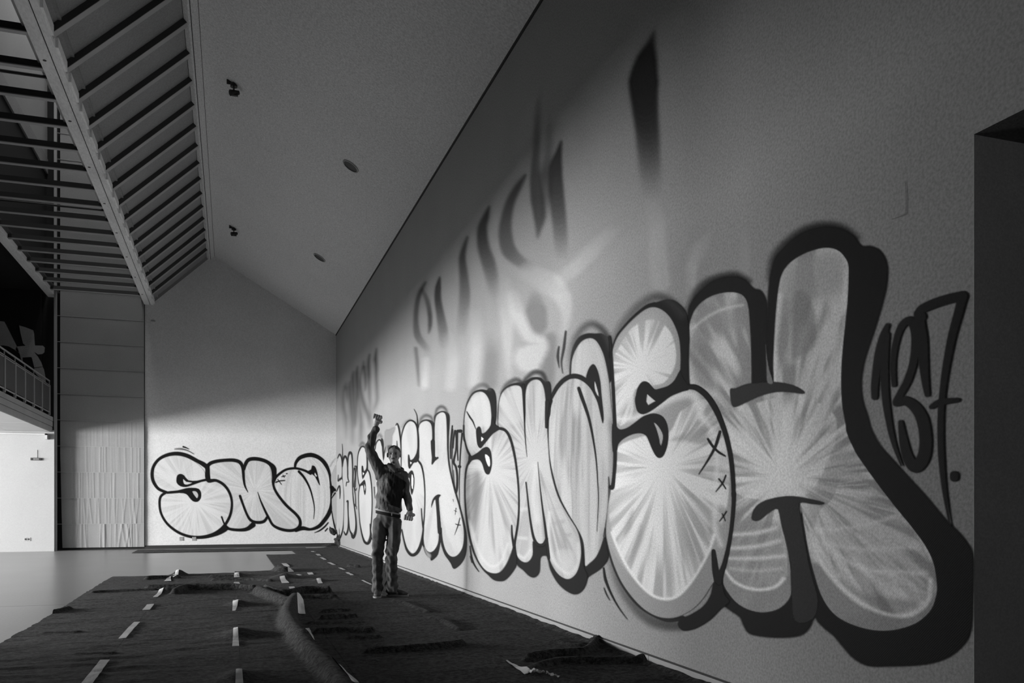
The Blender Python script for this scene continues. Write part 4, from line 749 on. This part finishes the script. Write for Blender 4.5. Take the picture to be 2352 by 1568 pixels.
# ---------------------------------------------------------------- carpet runners on the floor
k5 = K(0, 1200, 3.92); k6 = K(550, 1200, 3.92); k7 = K(560, 1300, 7.84); k8 = K(340, 1290, 7.84); k9 = K(1050, 1400, 3.92)
def fl_pts(q): return np.array([at_floor(a, b)[:2] for a, b in q])
RIDGE = [  # polyline on the floor, height, half width
 (fl_pts(k7((270,500),(420,560),(600,640),(800,730))), .085, .075),
 (fl_pts(k7((930,660),(860,760),(810,900),(800,1000),(850,1150),(950,1300),(1060,1411))), .10, .075),
 (fl_pts(k6((520,1060),(600,1150),(700,1260),(800,1370),(900,1500),(980,1640))), .085, .07),
 (fl_pts(k8((480,600),(650,530),(780,520),(1200,515),(1570,510),(1900,530))), .075, .05),
 (fl_pts(k7((400,470),(700,560),(1100,500),(1520,500))), .085, .045),
 (fl_pts(k7((950,610),(1150,590),(1400,590),(1640,590))), .045, .035),
 (fl_pts(k8((0,330),(300,310),(520,310))), .05, .05), (fl_pts(k8((0,495),(280,490),(650,480),(900,460))), .05, .045),
 (fl_pts(k8((1150,300),(1600,290))), .04, .04), (fl_pts(k8((1200,350),(1800,345),(2200,370))), .035, .04),
 (fl_pts(k7((1450,860),(1650,845),(1890,830))), .035, .035), (fl_pts(k7((1430,980),(1700,955),(1980,945))), .045, .035),
 (fl_pts(k7((1350,1230),(1900,1210),(2290,1210))), .05, .04), (fl_pts(k7((1200,1060),(1700,1060),(2100,1045))), .02, .03),
 (fl_pts(k6((1180,1185),(1500,1170),(1760,1145),(2000,1115))), .045, .035), (fl_pts(k6((1000,1060),(1250,1050))), .025, .03),
 (fl_pts(k5((440,830),(520,815),(620,790))), .03, .03), (fl_pts(k5((840,640),(1000,630),(1400,615))), .025, .03),
 (fl_pts(k9((640,470),(880,430),(1150,410),(1250,320))), .05, .035), (fl_pts(k9((700,560),(900,500),(1250,490),(1700,480))), .04, .035), (fl_pts(k9((850,300),(1100,340),(1240,300))), .02, .03),
 (fl_pts(k6((1400,715),(1500,735),(1620,790),(1700,815))), .02, .035), (fl_pts(k6((1720,880),(1850,900),(1980,980))), .02, .035),
 (fl_pts(k6((770,620),(940,760))), .01, .02), (fl_pts(k5((1000,1190),(700,1195))), .012, .03), (fl_pts(k5((700,1000),(400,1010))), .012, .03),
 (fl_pts(k6((985,405),(1075,408))), .05, .03), (fl_pts(k7((640,80),(720,110))), .08, .12),
]
BUMP = [(*fl_pts([q])[0], h, w) for q, h, w in ((k8((1640,790))[0], .05, .09), (k8((1640,1330))[0], .055, .11), (k5((2150,1420))[0], .05, .10), (k8((560,260))[0], .09, .10), (k8((330,560))[0], .05, .10), (k8((1620,260))[0], .04, .09), (k7((730,220))[0], .07, .14), (k6((720,530))[0], .03, .08), (k7((1030,760))[0], .02, .1), (k9((700,580))[0], .05, .07))]
def height(x, y):
    h = np.zeros_like(x)
    for pl, hh, w in RIDGE:
        b = np.full(x.shape, 1e9)
        mk = (x > pl[:, 0].min() - 5 * w) & (x < pl[:, 0].max() + 5 * w) & (y > pl[:, 1].min() - 5 * w) & (y < pl[:, 1].max() + 5 * w)
        if not mk.any(): continue
        xx = x[mk]; yy = y[mk]; d = np.full(xx.shape, 1e9)
        q = smooth_pts(pl, False)
        for i in range(len(q) - 1):
            e = q[i + 1] - q[i]; L = e @ e + 1e-12; t = np.clip(((xx - q[i][0]) * e[0] + (yy - q[i][1]) * e[1]) / L, 0, 1)
            d = np.minimum(d, np.hypot(xx - q[i][0] - e[0] * t, yy - q[i][1] - e[1] * t))
        h[mk] = np.maximum(h[mk], hh * np.exp(-(d / w) ** 4))
    for bx, by, hh, w in BUMP: h = np.maximum(h, hh * np.exp(-((x - bx) ** 2 + ((y - by) * .6) ** 2) / w ** 2))
    h += .010 * n2(x * 3 + 50, y * 9 + 50) + .005 * n2(x * 9 + 50, y * 30 + 50)
    return h
cm = bpy.data.materials.new('felt_carpet'); cm.use_nodes = True; nt = cm.node_tree; N = nt.nodes; L = nt.links
b = N['Principled BSDF']; b.inputs['Roughness'].default_value = .95; b.inputs['Specular IOR Level'].default_value = .1
b.inputs['Sheen Weight'].default_value = .04; b.inputs['Sheen Roughness'].default_value = .5
tc = N.new('ShaderNodeTexCoord'); mp = N.new('ShaderNodeMapping'); mp.inputs['Scale'].default_value = (26, 30, 26); L.new(tc.outputs['Object'], mp.inputs[0])
n1 = N.new('ShaderNodeTexNoise'); n1.inputs['Scale'].default_value = 1; n1.inputs['Detail'].default_value = 8; n1.inputs['Roughness'].default_value = .9; L.new(mp.outputs[0], n1.inputs[0])
cr = N.new('ShaderNodeValToRGB'); cr.color_ramp.elements[0].position = .44; cr.color_ramp.elements[0].color = (.002,) * 3 + (1,); cr.color_ramp.elements[1].position = .62; cr.color_ramp.elements[1].color = (.085,) * 3 + (1,)
L.new(n1.outputs[0], cr.inputs[0]); L.new(cr.outputs[0], b.inputs['Base Color'])
bp = N.new('ShaderNodeBump'); bp.inputs['Strength'].default_value = .9; bp.inputs['Distance'].default_value = .012; L.new(n1.outputs[0], bp.inputs['Height']); L.new(bp.outputs[0], b.inputs['Normal'])
M['carpet'] = cm
def runner(label, x0, x1, y0, y1, base=.006, res=.022, wav=0.0, seed=0, lift=0, wl=0):
    nx = max(int((x1 - x0) / res), 4); ny = int((y1 - y0) / (res * 1.15))
    t = np.linspace(0, 1, nx); yy = np.linspace(0, 1, ny); T, Yv = np.meshgrid(t, yy)
    Y = y0 + (y1 - y0) * Yv
    xa = x0 + (wav + wl) * (n2(Y * .8 + seed, Y * 0 + seed) - .5) + .2 * wl * (n2(Y * 20, Y * 0 + 3) - .5); xb = x1 + wav * (n2(Y * .7 + seed, Y * 0 + 5 + seed) - .5)
    X = xa + (xb - xa) * T
    Y = Y + (Yv > .999) * .0 + np.where(Yv > .97, .03 * (n2(X * 3, X * 0 + seed) - .5), 0)
    Z = base + height(X, Y) + lift * sst(Yv, .99, 1)
    if x1 > WX - .2: Z = Z + .02 * sst(T, .94, 1)
    top = np.stack([X, Y, Z], 2).reshape(-1, 3)
    v = list(map(tuple, top)); f = []
    idx = np.arange(nx * ny).reshape(ny, nx)
    F = np.stack([idx[:-1, :-1], idx[:-1, 1:], idx[1:, 1:], idx[1:, :-1]], 2).reshape(-1, 4).tolist()
    ring = list(idx[0, :]) + list(idx[1:, -1]) + list(idx[-1, :-1][::-1]) + list(idx[1:-1, 0][::-1]); n0 = len(v)
    m = len(ring)
    for i in ring: v.append(v[i])
    for i in ring: v.append((v[i][0], v[i][1], max(v[i][2] - .009, .0008)))
    for i in range(m): F.append([n0 + i, n0 + m + i, n0 + m + (i + 1) % m, n0 + (i + 1) % m])
    o = mesh_py('carpet_runner', v, F, cm, None, True)
    return tag(o, label, 'carpet', 'dark felt carpet runners')
runner('leftmost long dark felt runner with a ragged edge on the pale floor', -1.69, -.811, 1.2, 14.05, seed=1, wl=.04)
runner('second long dark felt runner from the left, crossed by dark folds', -.809, .059, 1.2, 14.25, seed=2)
runner('third felt runner from the left, carrying the thick curved fold', .061, .739, 1.2, 14.5, seed=3)
runner('fourth felt runner with many short crosswise wrinkles, left of the man', .741, 1.829, 1.2, 19.3, seed=4)
runner('felt runner laid along the foot of the right wall', 1.831, 2.685, 1.2, 22.0, seed=5)
runner('short felt piece beyond the wrinkled runner, near the far corner', 1.40, 1.825, 19.35, 21.0, seed=6, res=.04)
p0 = at_floor(309, 1268)
def flat_piece(label, x0, x1, y0, y1):
    return runner(label, x0, x1, y0, y1, res=.06, seed=9)
flat_piece('narrow dark felt strip along the foot of the far wall', -2.15, 1.83, 21.05, 22.4)
# ---------------------------------------------------------------- paper tape dashes across the seams
rows = [
 ('leftmost seam', KS(0,1200,3.92)((770,1443,26),(950,1230,27)), ), ]
def tape(a, b, wa, wb, label, crumple=0.0, slack=0):
    """a, b: pixel end points on the floor; widths in metres"""
    A0 = at_floor(*a, .02); B0 = at_floor(*b, .02); n = 10
    d = B0[:2] - A0[:2]; nn = np.array([-d[1], d[0]]) / np.linalg.norm(d)
    X = np.zeros((n + 1, 5)); Y = X.copy()
    for i in range(n + 1):
        t = i / n; w_ = wa + (wb - wa) * t
        for j in range(5):
            s = j / 4 - .5; p = A0[:2] + d * t + nn * w_ * s; X[i, j], Y[i, j] = p
    Z = height(X, Y) + .0135 + crumple * np.random.rand(n + 1, 5) * .02
    v = np.stack([X, Y, Z], 2).reshape(-1, 3); k = len(v)
    v = np.vstack([v, v - [0, 0, .002]])
    f = []
    for i in range(n):
        for j in range(4):
            q = i * 5 + j; f.append((q, q + 1, q + 6, q + 5)); f.append((k + q + 5, k + q + 6, k + q + 1, k + q))
    o = mesh_py('tape_piece', v, f, M['tape'], None)
    return tag(o, label, 'tape', 'paper tape pieces on the carpet seams')
ords = ['nearest', 'second', 'third', 'fourth', 'fifth', 'sixth', 'seventh', 'eighth']
def trow(where, lst):
    for k, (a, b, wa, wb) in enumerate(lst): tape(a, b, wa, wb, '%s pale paper tape piece on %s' % (ords[k], where))
trow('the leftmost carpet seam', [(*k5((770,1460),(945,1232)), .065, .06), (*k5((1100,1040),(1235,888)), .055, .05), (*k5((1315,782),(1355,733)), .07, .07), (*k8((130,635),(270,510)), .05, .05), (*k8((350,350),(375,290)), .10, .05), (*k8((480,290),(535,230)), .05, .05)])
trow('the seam straight below the far letter M', [(*k5((2155,1460),(2150,1350)), .045, .03), (*k5((2122,1110),(2120,945)), .05, .03), (*k8((1545,870),(1595,685)), .03, .08), (*k8((1595,435),(1595,360)), .11, .06), (*k8((1597,275),(1597,210)), .08, .06)])
trow('the seam behind the thick fold', [(*k6((1010,1443),(840,1250)), .09, .04), (*k6((640,1055),(592,950)), .065, .07), (*k7((1045,858),(1015,630)), .07, .07), (*k7((910,450),(860,370)), .09, .07), (*k7((750,300),(690,215)), .10, .07), (*k7((690,190),(700,150)), .08, .07)])
trow('the left edge of the wrinkled runner', [(*k6((465,442),(445,418)), .09, .09), (*k6((430,393),(400,365)), .09, .09), ])
trow('the short seam left of the man', [(*k7((1380,305),(1345,250)), .06, .06), (*k7((1215,150),(1185,115)), .08, .08)])
trow('the long seam passing left of the man', [(*k6((1185,555),(1105,515)), .03, .03), (*k6((1020,473),(965,445)), .05, .05), (*k6((942,423),(902,405)), .05, .05), (*k6((853,378),(805,358)), .06, .06), (*k6((770,332),(735,312)), .06, .06), (*k6((720,293),(700,283)), .08, .08), (*k6((678,264),(655,258)), .07, .07)])
tape(*k7((960,148),(1028,158)), .05, .05, 'tiny crosswise tape scrap between two short seams')
tape(*k9((445,455),(640,580)), .012, .05, 'long torn tape sliver in the near foreground, right of centre')
tape(*k9((640,580),(790,590)), .04, .012, 'twisted end of the torn tape in the near foreground', 1)
tape(*k9((800,590),(920,608)), .012, .018, 'last thin scrap of the torn foreground tape', 1)
# crumpled carpet scraps in the far corner
def scrap(u, v, w_, h_, label, seed, dark=True):
    p = at_floor(u, v); bm = bmesh.new(); bmesh.ops.create_icosphere(bm, subdivisions=3, radius=1)
    for q in bm.verts:
        n = mn.noise(q.co * 1.7 + Vector((seed, 0, 0))); q.co *= 1 + .45 * n
        q.co.x *= w_ / 2; q.co.y *= w_ / 2; q.co.z = (q.co.z + .9) * h_ / 2
        if q.co.z < 0: q.co.z = 0
    me = bpy.data.meshes.new('carpet_scrap'); bm.to_mesh(me); bm.free()
    o = link('carpet_scrap', me, cm); o.location = (p[0], p[1], .015); return tag(o, label, 'scrap')
scrap(777, 1256, .24, .30, 'crumpled dark felt scrap heaped in the far corner, left one', 3)
scrap(782, 1257, .16, .34, 'crumpled dark felt scrap heaped in the far corner, right one', 8)
o = scrap(765, 1256, .5, .08, 'flat dark felt scrap lying left of the corner heap', 5)
o = scrap(771, 1257, .13, .26, 'small oval dark pad leaning on top of the corner heap', 11); o.location.z = .33; o.rotation_euler = (0, -.7, 0)
# ---------------------------------------------------------------- the man with the raised fist
PM = .00515
man_o = at_floor(888, 1372)
man = empty('person', (man_o[0], man_o[1], .014), -TH)
tag(man, 'man in zip jacket and jeans standing with one fist raised, on the carpet', 'person')
def L3(u, v, y=0.0): return ((u - 888) * PM, y, (1372 - v) * PM)
_bm = bmesh.new(); bmesh.ops.create_icosphere(_bm, subdivisions=2, radius=1)
ICO_V = np.array([v.co[:] for v in _bm.verts]); ICO_F = [[v.index for v in f.verts] for f in _bm.faces]; _bm.free()
class Blob:
    def __init__(s): s.v = []; s.f = []; s.n = 0
    def ball(s, c, r):
        r = (r, r, r) if np.isscalar(r) else r
        s.v.append(ICO_V * np.array(r) + np.array(c)); s.f += [[i + s.n for i in f] for f in ICO_F]; s.n += len(ICO_V); return s
    def path(s, pts, step=.35):
        """pts: (x,y,z,rx,ry[,rz])"""
        pts = [np.array(list(p) + [min(p[3], p[4])] * (6 - len(p)), float) for p in pts]
        q = smooth_pts(pts, False, 6) if len(pts) > 2 else np.array([pts[0] + (pts[1] - pts[0]) * t for t in np.linspace(0, 1, 8)])
        last = None
        for i in range(len(q) - 1):
            d = np.linalg.norm(q[i + 1][:3] - q[i][:3]); n = max(1, int(d / (step * min(q[i][3:]))))
            for k in range(n):
                p = q[i] + (q[i + 1] - q[i]) * k / n; s.ball(p[:3], p[3:])
        s.ball(q[-1][:3], q[-1][3:]); return s
    def mesh(s, name, vox, mat, parent, smooth=4, fn=None, mats=None, matfn=None):
        me = bpy.data.meshes.new(name); me.from_pydata(np.vstack(s.v).tolist(), [], s.f); me.update()
        o = bpy.data.objects.new(name, me); COL.objects.link(o)
        m = o.modifiers.new('r', 'REMESH'); m.mode = 'VOXEL'; m.voxel_size = vox
        m2 = o.modifiers.new('s', 'SMOOTH'); m2.iterations = smooth; m2.factor = .5
        dg = bpy.context.evaluated_depsgraph_get(); ev = o.evaluated_get(dg); nm = bpy.data.meshes.new_from_object(ev)
        bpy.data.objects.remove(o); bpy.data.meshes.remove(me); nm.name = name
        if fn is not None:
            n = len(nm.vertices); co = np.empty(n * 3); nm.vertices.foreach_get('co', co); co = co.reshape(-1, 3)
            no = np.empty(n * 3); nm.vertices.foreach_get('normal', no); no = no.reshape(-1, 3)
            co = fn(co, no); nm.vertices.foreach_set('co', co.ravel()); nm.update()
        nm.polygons.foreach_set('use_smooth', [True] * len(nm.polygons))
        nm.materials.clear(); nm.materials.append(mat)
        for x in (mats or []): nm.materials.append(x)
        if matfn is not None:
            c = np.empty(len(nm.polygons) * 3); nm.polygons.foreach_get('center', c); nm.polygons.foreach_set('material_index', matfn(c.reshape(-1, 3)).astype(np.int32))
        ob = bpy.data.objects.new(name, nm); COL.objects.link(ob); ob.parent = parent; return ob
M['skin'] = material('skin', .20, .5, .06, 20)
M['jacket'] = material('jacket_grey', .055, .75, .25, 14, .5, 120)
M['jacket_black'] = material('jacket_black', .010, .9, spec=.15)
M['jacket_yoke'] = material('jacket_yoke', .045, .7, .15, 14, .3, 100)
M['jeans'] = material('denim', .045, .8, .6, 16, .5, 200, stretch=(1, 1, .6))
M['shirt'] = material('shirt_pale', .22, .8)
M['hair'] = material('hair_dark', .015, .7, .2, 60)
M['shoe'] = material('shoe_dark', .04, .6, .3, 30)
M['sole'] = material('shoe_sole', .2, .6)
M['eye'] = material('eye_dark', .01, .3)
# joints measured from the photograph
hd = np.array(L3(905, 1046)); sL = np.array(L3(870, 1080)); eL = np.array(L3(852, 1038, -.05)); wL = np.array(L3(863, 984, -.03))
sR = np.array(L3(928, 1098)); eR = np.array(L3(934, 1142, .02)); wR = np.array(L3(943, 1174, -.04))
hL = np.array(L3(868, 967, -.03)); hR = np.array(L3(941, 1187, -.05))
# body: head, neck, trunk, arms, hands, legs in one surface
B = Blob()
B.path([(hd[0], .01, hd[2] + .03, .074, .092, .078), (hd[0], .0, hd[2] - .02, .070, .086, .07)])
B.path([(hd[0], -.008, hd[2] - .03, .064, .076, .06), (hd[0] + .001, -.028, hd[2] - .085, .040, .046, .030)])
B.ball((hd[0] - .002, -.078, hd[2] - .022), (.012, .018, .026)).ball((hd[0] - .002, -.090, hd[2] - .036), (.015, .014, .011))
B.ball((hd[0], -.066, hd[2] + .020), (.048, .018, .012)).ball((hd[0] - .001, -.066, hd[2] - .068), (.024, .018, .012)).ball((hd[0], -.062, hd[2] - .092), (.020, .02, .014))
for sx in (-1, 1):
    B.ball((hd[0] + sx * .079, .008, hd[2] - .010), (.010, .018, .032)); B.ball((hd[0] + sx * .038, -.058, hd[2] - .03), (.018, .018, .02))
B.path([(hd[0] + .005, .015, hd[2] - .09, .052, .055, .05), (.112, .015, 1.50, .056, .058, .05), (.075, .01, 1.44, .09, .06, .05)])
B.path([(.07, .01, 1.40, .14, .085, .06), (.05, 0, 1.2, .135, .09, .06), (.02, 0, 1.0, .12, .08, .05), (.015, 0, .92, .12, .08, .05)])
B.path([(*sL, .05, .05), (*((sL + eL) / 2), .045, .045), (*eL, .038, .038), (*((eL + wL) / 2), .036, .036), (*wL, .027, .024)])
B.path([(*sR, .05, .05), (*eR, .038, .038), (*wR, .027, .024)])
for (h, w2, sgn, upv) in ((hL, wL, 1, 1), (hR, wR, -1, -1)):
    B.path([(*w2, .029, .026), (*(w2 * .5 + h * .5), .036, .028), (*h, .050, .032)])
    ax = (h - w2) / np.linalg.norm(h - w2)                    # forearm direction
    sd = np.cross(ax, [0, 1, 0]); sd /= np.linalg.norm(sd)     # across the knuckles
    fr = np.array([0, -1, 0])
    for k, (o_, ln) in enumerate(((-.040, .054), (-.0135, .060), (.0135, .057), (.040, .047))):
        k0 = h + sd * o_ + ax * .030 + fr * .006
        k1 = k0 + ax * .014 + fr * .040; k2 = k1 - ax * ln * .8 + fr * .008; k3 = k2 - fr * .024 + ax * .006
        B.path([(*k0, .0150, .0150), (*k1, .0145, .0145), (*k2, .0132, .0132), (*k3, .011, .011)], .5)
    t0 = h - sd * .048 * sgn - ax * .022; t1 = t0 + fr * .040 - sd * .006 * sgn + ax * .008; t2 = h + fr * .066 - ax * .010 + sd * .004 * sgn
    B.path([(*t0, .018, .018), (*t1, .016, .016), (*t2, .0138, .0138)], .5)
lg = {-1: [(-.065, 0, .88), (-.105, -.01, .50), (-.108, .02, .08)], 1: [(.085, 0, .88), (.062, -.03, .50), (.060, .03, .08)]}
for s_, js in lg.items():
    B.path([(*js[0], .06, .065), (*js[1], .042, .045), (js[1][0], .0, .35, .040, .044), (*js[2], .036, .04)])
    fd = (.02, -.14) if s_ < 0 else (.16, -.02)
    B.path([(js[2][0], js[2][1] + .0, .05, .035, .035), (js[2][0] + fd[0], js[2][1] + fd[1], .035, .032, .03, .02)])
def face(co, no):
    x = co[:, 0] - hd[0]; z = co[:, 2] - hd[2]; y = co[:, 1]
    for sx in (-1, 1):
        g_ = np.exp(-(((x - sx * .030) / .017) ** 2 + ((z - .002) / .011) ** 2)) * (y < -.03); co[:, 1] += g_ * .014
    g_ = np.exp(-((x / .022) ** 2 + ((z + .073) / .004) ** 2)) * (y < -.03); co[:, 1] += g_ * .006
    return co
body = B.mesh('body', .0048, M['skin'], man, 3, face)
for sx in (-1, 1):
    e = Blob().ball((hd[0] + sx * .030, -.066, hd[2] + .002), (.014, .012, .007)).mesh('eye', .004, M['eye'], man, 1)
    e = Blob().path([(hd[0] + sx * .016, -.080, hd[2] + .018, .004, .005, .004), (hd[0] + sx * .046, -.068, hd[2] + .020, .004, .006, .003)]).mesh('eyebrow', .003, M['hair'], man, 1)
Blob().path([(hd[0] - .024, -.076, hd[2] - .060, .004, .006, .004), (hd[0], -.090, hd[2] - .052, .007, .006, .005), (hd[0] + .022, -.076, hd[2] - .060, .004, .006, .004)]).mesh('moustache', .003, M['hair'], man, 1)
Blob().ball((hd[0], -.068, hd[2] - .098), (.020, .016, .016)).mesh('beard', .004, M['hair'], man, 1)
def hairclip(co, no):
    lim = hd[2] + .060 - .060 * sst(co[:, 1], -.06, .03); m = co[:, 2] < lim
    co[m, 2] = lim[m]; return co
Blob().path([(hd[0], .014, hd[2] + .032, .078, .094, .078), (hd[0], .045, hd[2] + .0, .070, .068, .05)]).mesh('hair', .006, M['hair'], man, 2, hairclip)
# jacket
def foldfn(amp, hem=None, cuffs=()):
    def fn(co, no):
        x, y, z = co.T
        d = amp * (.6 * np.sin(z * 38 + x * 22 + 3 * np.sin(x * 9)) * n2(x * 14 + 50, z * 6 + 50) + 1.1 * (n2(x * 26 + z * 14 + 60, z * 9 + 60) - .5) + .8 * (n2(x * 60 + 60, z * 22 + 60) - .5))
        co = co + no * d[:, None]
        if hem is not None:
            lim = hem(co[:, 0]); m = (co[:, 2] < lim) & (np.abs(co[:, 0] - .03) < .19); co[m, 2] = lim[m] - (lim[m] - co[m, 2]) * .05
        return co
    return fn
Jk = Blob()
Jk.path([(.025, 0, 1.02, .163, .118, .06), (.025, 0, 1.12, .158, .118, .06), (.045, 0, 1.24, .168, .122, .06), (.055, 0, 1.34, .178, .12, .06), (.065, 0, 1.42, .165, .105, .06)])
Jk.path([(-.075, .0, 1.485, .065, .07, .06), (.03, .01, 1.505, .065, .07, .06), (.09, .01, 1.485, .07, .075, .06), (.20, .0, 1.42, .062, .07, .06)])
Jk.path([(-.06, 0, 1.42, .085, .08, .07), (*(sL + np.array([.0, 0, .01])), .075, .075), (*((sL + eL) / 2 + np.array([-.005, 0, 0])), .066, .062), (*eL, .060, .058), (*((eL + wL) / 2 + np.array([-.012, 0, 0])), .056, .054), (*(wL + np.array([0, 0, -.03])), .046, .044)])
Jk.path([(.18, 0, 1.40, .07, .075, .07), (*sR, .062, .066), (*((sR + eR) / 2), .052, .056), (*eR, .050, .052), (*((eR + wR) / 2), .046, .046), (*(wR + np.array([-.005, 0, .02])), .040, .040)])
zfront = K(820, 940, 6.533)
chest = [((a - 888) * PM, (1372 - b_) * PM) for a, b_ in zfront((470,930),(575,1000),(660,1055),(745,1110),(735,1180),(695,1230),(690,1340),(660,1420),(655,1500),(560,1465),(460,1425),(470,1280),(483,1150))]
def jmat(c):
    d = poly_sdf(c[:, 0], c[:, 2], np.array(chest)); r = np.where((d < 0) & (c[:, 1] < .0), 1, 0)
    yk = (r == 0) & (c[:, 2] > 1.33 - (c[:, 0] - .03) * .4) & (c[:, 0] > 0) & (c[:, 1] < .02) & (c[:, 0] < .26); r[yk] = 2
    dark = (c[:, 2] > 1.36) & (c[:, 0] < 0) & (c[:, 1] < .05); r[dark] = 3
    return r
M['jacket_dark'] = material('jacket_sleeve', .03, .8, .3, 14, .4, 120)
jk = Jk.mesh('jacket', .0065, M['jacket'], man, 3, foldfn(.010, lambda x: 1.045 - (x + .135) * .26), [M['jacket_black'], M['jacket_yoke'], M['jacket_dark']], jmat)
zx = Blob().path([(.118, -.085, 1.50, .004, .006), (.105, -.122, 1.40, .004, .005), (.095, -.128, 1.30, .004, .005)]); zx.mesh('zip', .003, M['jacket_black'], jk, 1)
Blob().path([(.030, -.03, 1.545, .026, .024, .030), (.072, -.062, 1.515, .024, .018, .024), (.115, -.066, 1.475, .024, .016, .02)]).path([(.155, -.058, 1.490, .024, .016, .024), (.19, -.035, 1.475, .022, .02, .024), (.215, -.02, 1.45, .02, .02, .014)]).path([(.03, -.02, 1.55, .026, .024, .028), (.06, .06, 1.55, .03, .02, .02), (.12, .075, 1.53, .03, .02, .02), (.18, .04, 1.50, .024, .022, .024)]).mesh('collar', .006, M['jacket_dark'], jk, 2)
def flat_band(name, z0, z1, rx, ry, mat, tilt=0):
    n = 48; v = []; f = []
    for i in range(n):
        a = i * math.tau / n
        for z_ in (z0, z1): v.append((.018 + rx * math.cos(a), ry * math.sin(a), z_ - tilt * (.018 + rx * math.cos(a) + .135)))
    for i in range(n): j = (i + 1) % n; f.append((2 * i, 2 * j, 2 * j + 1, 2 * i + 1))
    return mesh_py(name, v, f, mat, man, True)
flat_band('shirt_hem', 1.015, 1.052, .146, .108, M['shirt'], .25)
flat_band('belt', .985, 1.022, .147, .112, M['jacket_black'], .20)
MB().box(.072, .082, -.122, -.112, .955, .99).build('belt_loop', M['shirt'], man)
# jeans
Jn = Blob()
Jn.path([(.018, 0, .98, .138, .100, .05), (.016, 0, .90, .150, .105, .06), (.014, 0, .85, .150, .105, .06)])
Jn.path([(-.072, 0, .88, .095, .105, .07), (-.090, -.005, .70, .086, .09, .07), (-.105, -.012, .50, .072, .078, .06), (-.110, .005, .30, .066, .074, .06), (-.108, .012, .10, .068, .076, .05), (-.108, .012, .06, .068, .078, .03)])
Jn.path([(.090, 0, .88, .095, .105, .07), (.088, -.01, .70, .085, .09, .07), (.064, -.02, .50, .074, .08, .06), (.056, .0, .30, .072, .08, .06), (.060, .02, .10, .078, .085, .05), (.060, .02, .06, .078, .085, .03)])
def jfn(co, no):
    x, y, z = co.T
    low = sst(-z, -.45, -.1) + sst(-np.abs(z - .5), -.12, 0) * .9 + .35
    d = .010 * low * (np.sin(z * 62 + x * 30 + 4 * np.sin(x * 20)) * n2(x * 16 + 80, z * 9 + 80) + 1.2 * (n2(x * 30 + 60, z * 16 + 60) - .5))
    d += .014 * (n2(x * 34 + 20, z * 3 + 90) - .5)
    co = co + no * d[:, None]; m = co[:, 2] > .99; co[m, 2] = .99; return co
jn = Jn.mesh('jeans', .009, M['jeans'], man, 3, jfn)
# shoes
s1 = Blob().path([(-.105, .05, .052, .042, .04, .044), (-.10, -.03, .05, .044, .05, .042), (-.088, -.13, .038, .046, .045, .030), (-.083, -.165, .034, .040, .035, .026)])
s2 = Blob().path([(.03, .06, .055, .04, .04, .046), (.09, .045, .055, .05, .042, .044), (.18, .02, .042, .05, .044, .034), (.215, .01, .036, .04, .040, .028)])
def shoefn(co, no):
    m = co[:, 2] < .012; co[m, 2] = .012; return co
a1 = s1.mesh('shoe', .006, M['shoe'], man, 2, shoefn); a2 = s2.mesh('shoe', .006, M['shoe'], man, 2, shoefn)
def shoe_sole(pts, par):
    MB().prism(smooth_pts(pts, True, 4).tolist(), 'z', .0, .020).build('sole', M['sole'], par)
shoe_sole([(-.15,.07),(-.15,-.03),(-.138,-.14),(-.11,-.20),(-.065,-.205),(-.04,-.15),(-.056,-.04),(-.062,.07),(-.105,.095)], a1)
shoe_sole([(-.012,.06),(.02,.015),(.10,.0),(.19,-.028),(.245,-.02),(.262,.01),(.24,.045),(.16,.07),(.08,.09),(.02,.10)], a2)

# put every Empty that was built around the world origin at the base of its thing
bpy.context.view_layer.update()
for e in [o for o in COL.objects if o.type == 'EMPTY' and o.parent is None and o.location.length < 1e-6]:
    pts = [c.matrix_world @ Vector(b) for c in e.children_recursive if c.type == 'MESH' for b in c.bound_box]
    if not pts: continue
    lo = [min(p[i] for p in pts) for i in range(3)]; hi = [max(p[i] for p in pts) for i in range(3)]
    loc = Vector(((lo[0] + hi[0]) / 2, (lo[1] + hi[1]) / 2, lo[2])); e.location = loc
    for c in e.children: c.location = c.location - loc
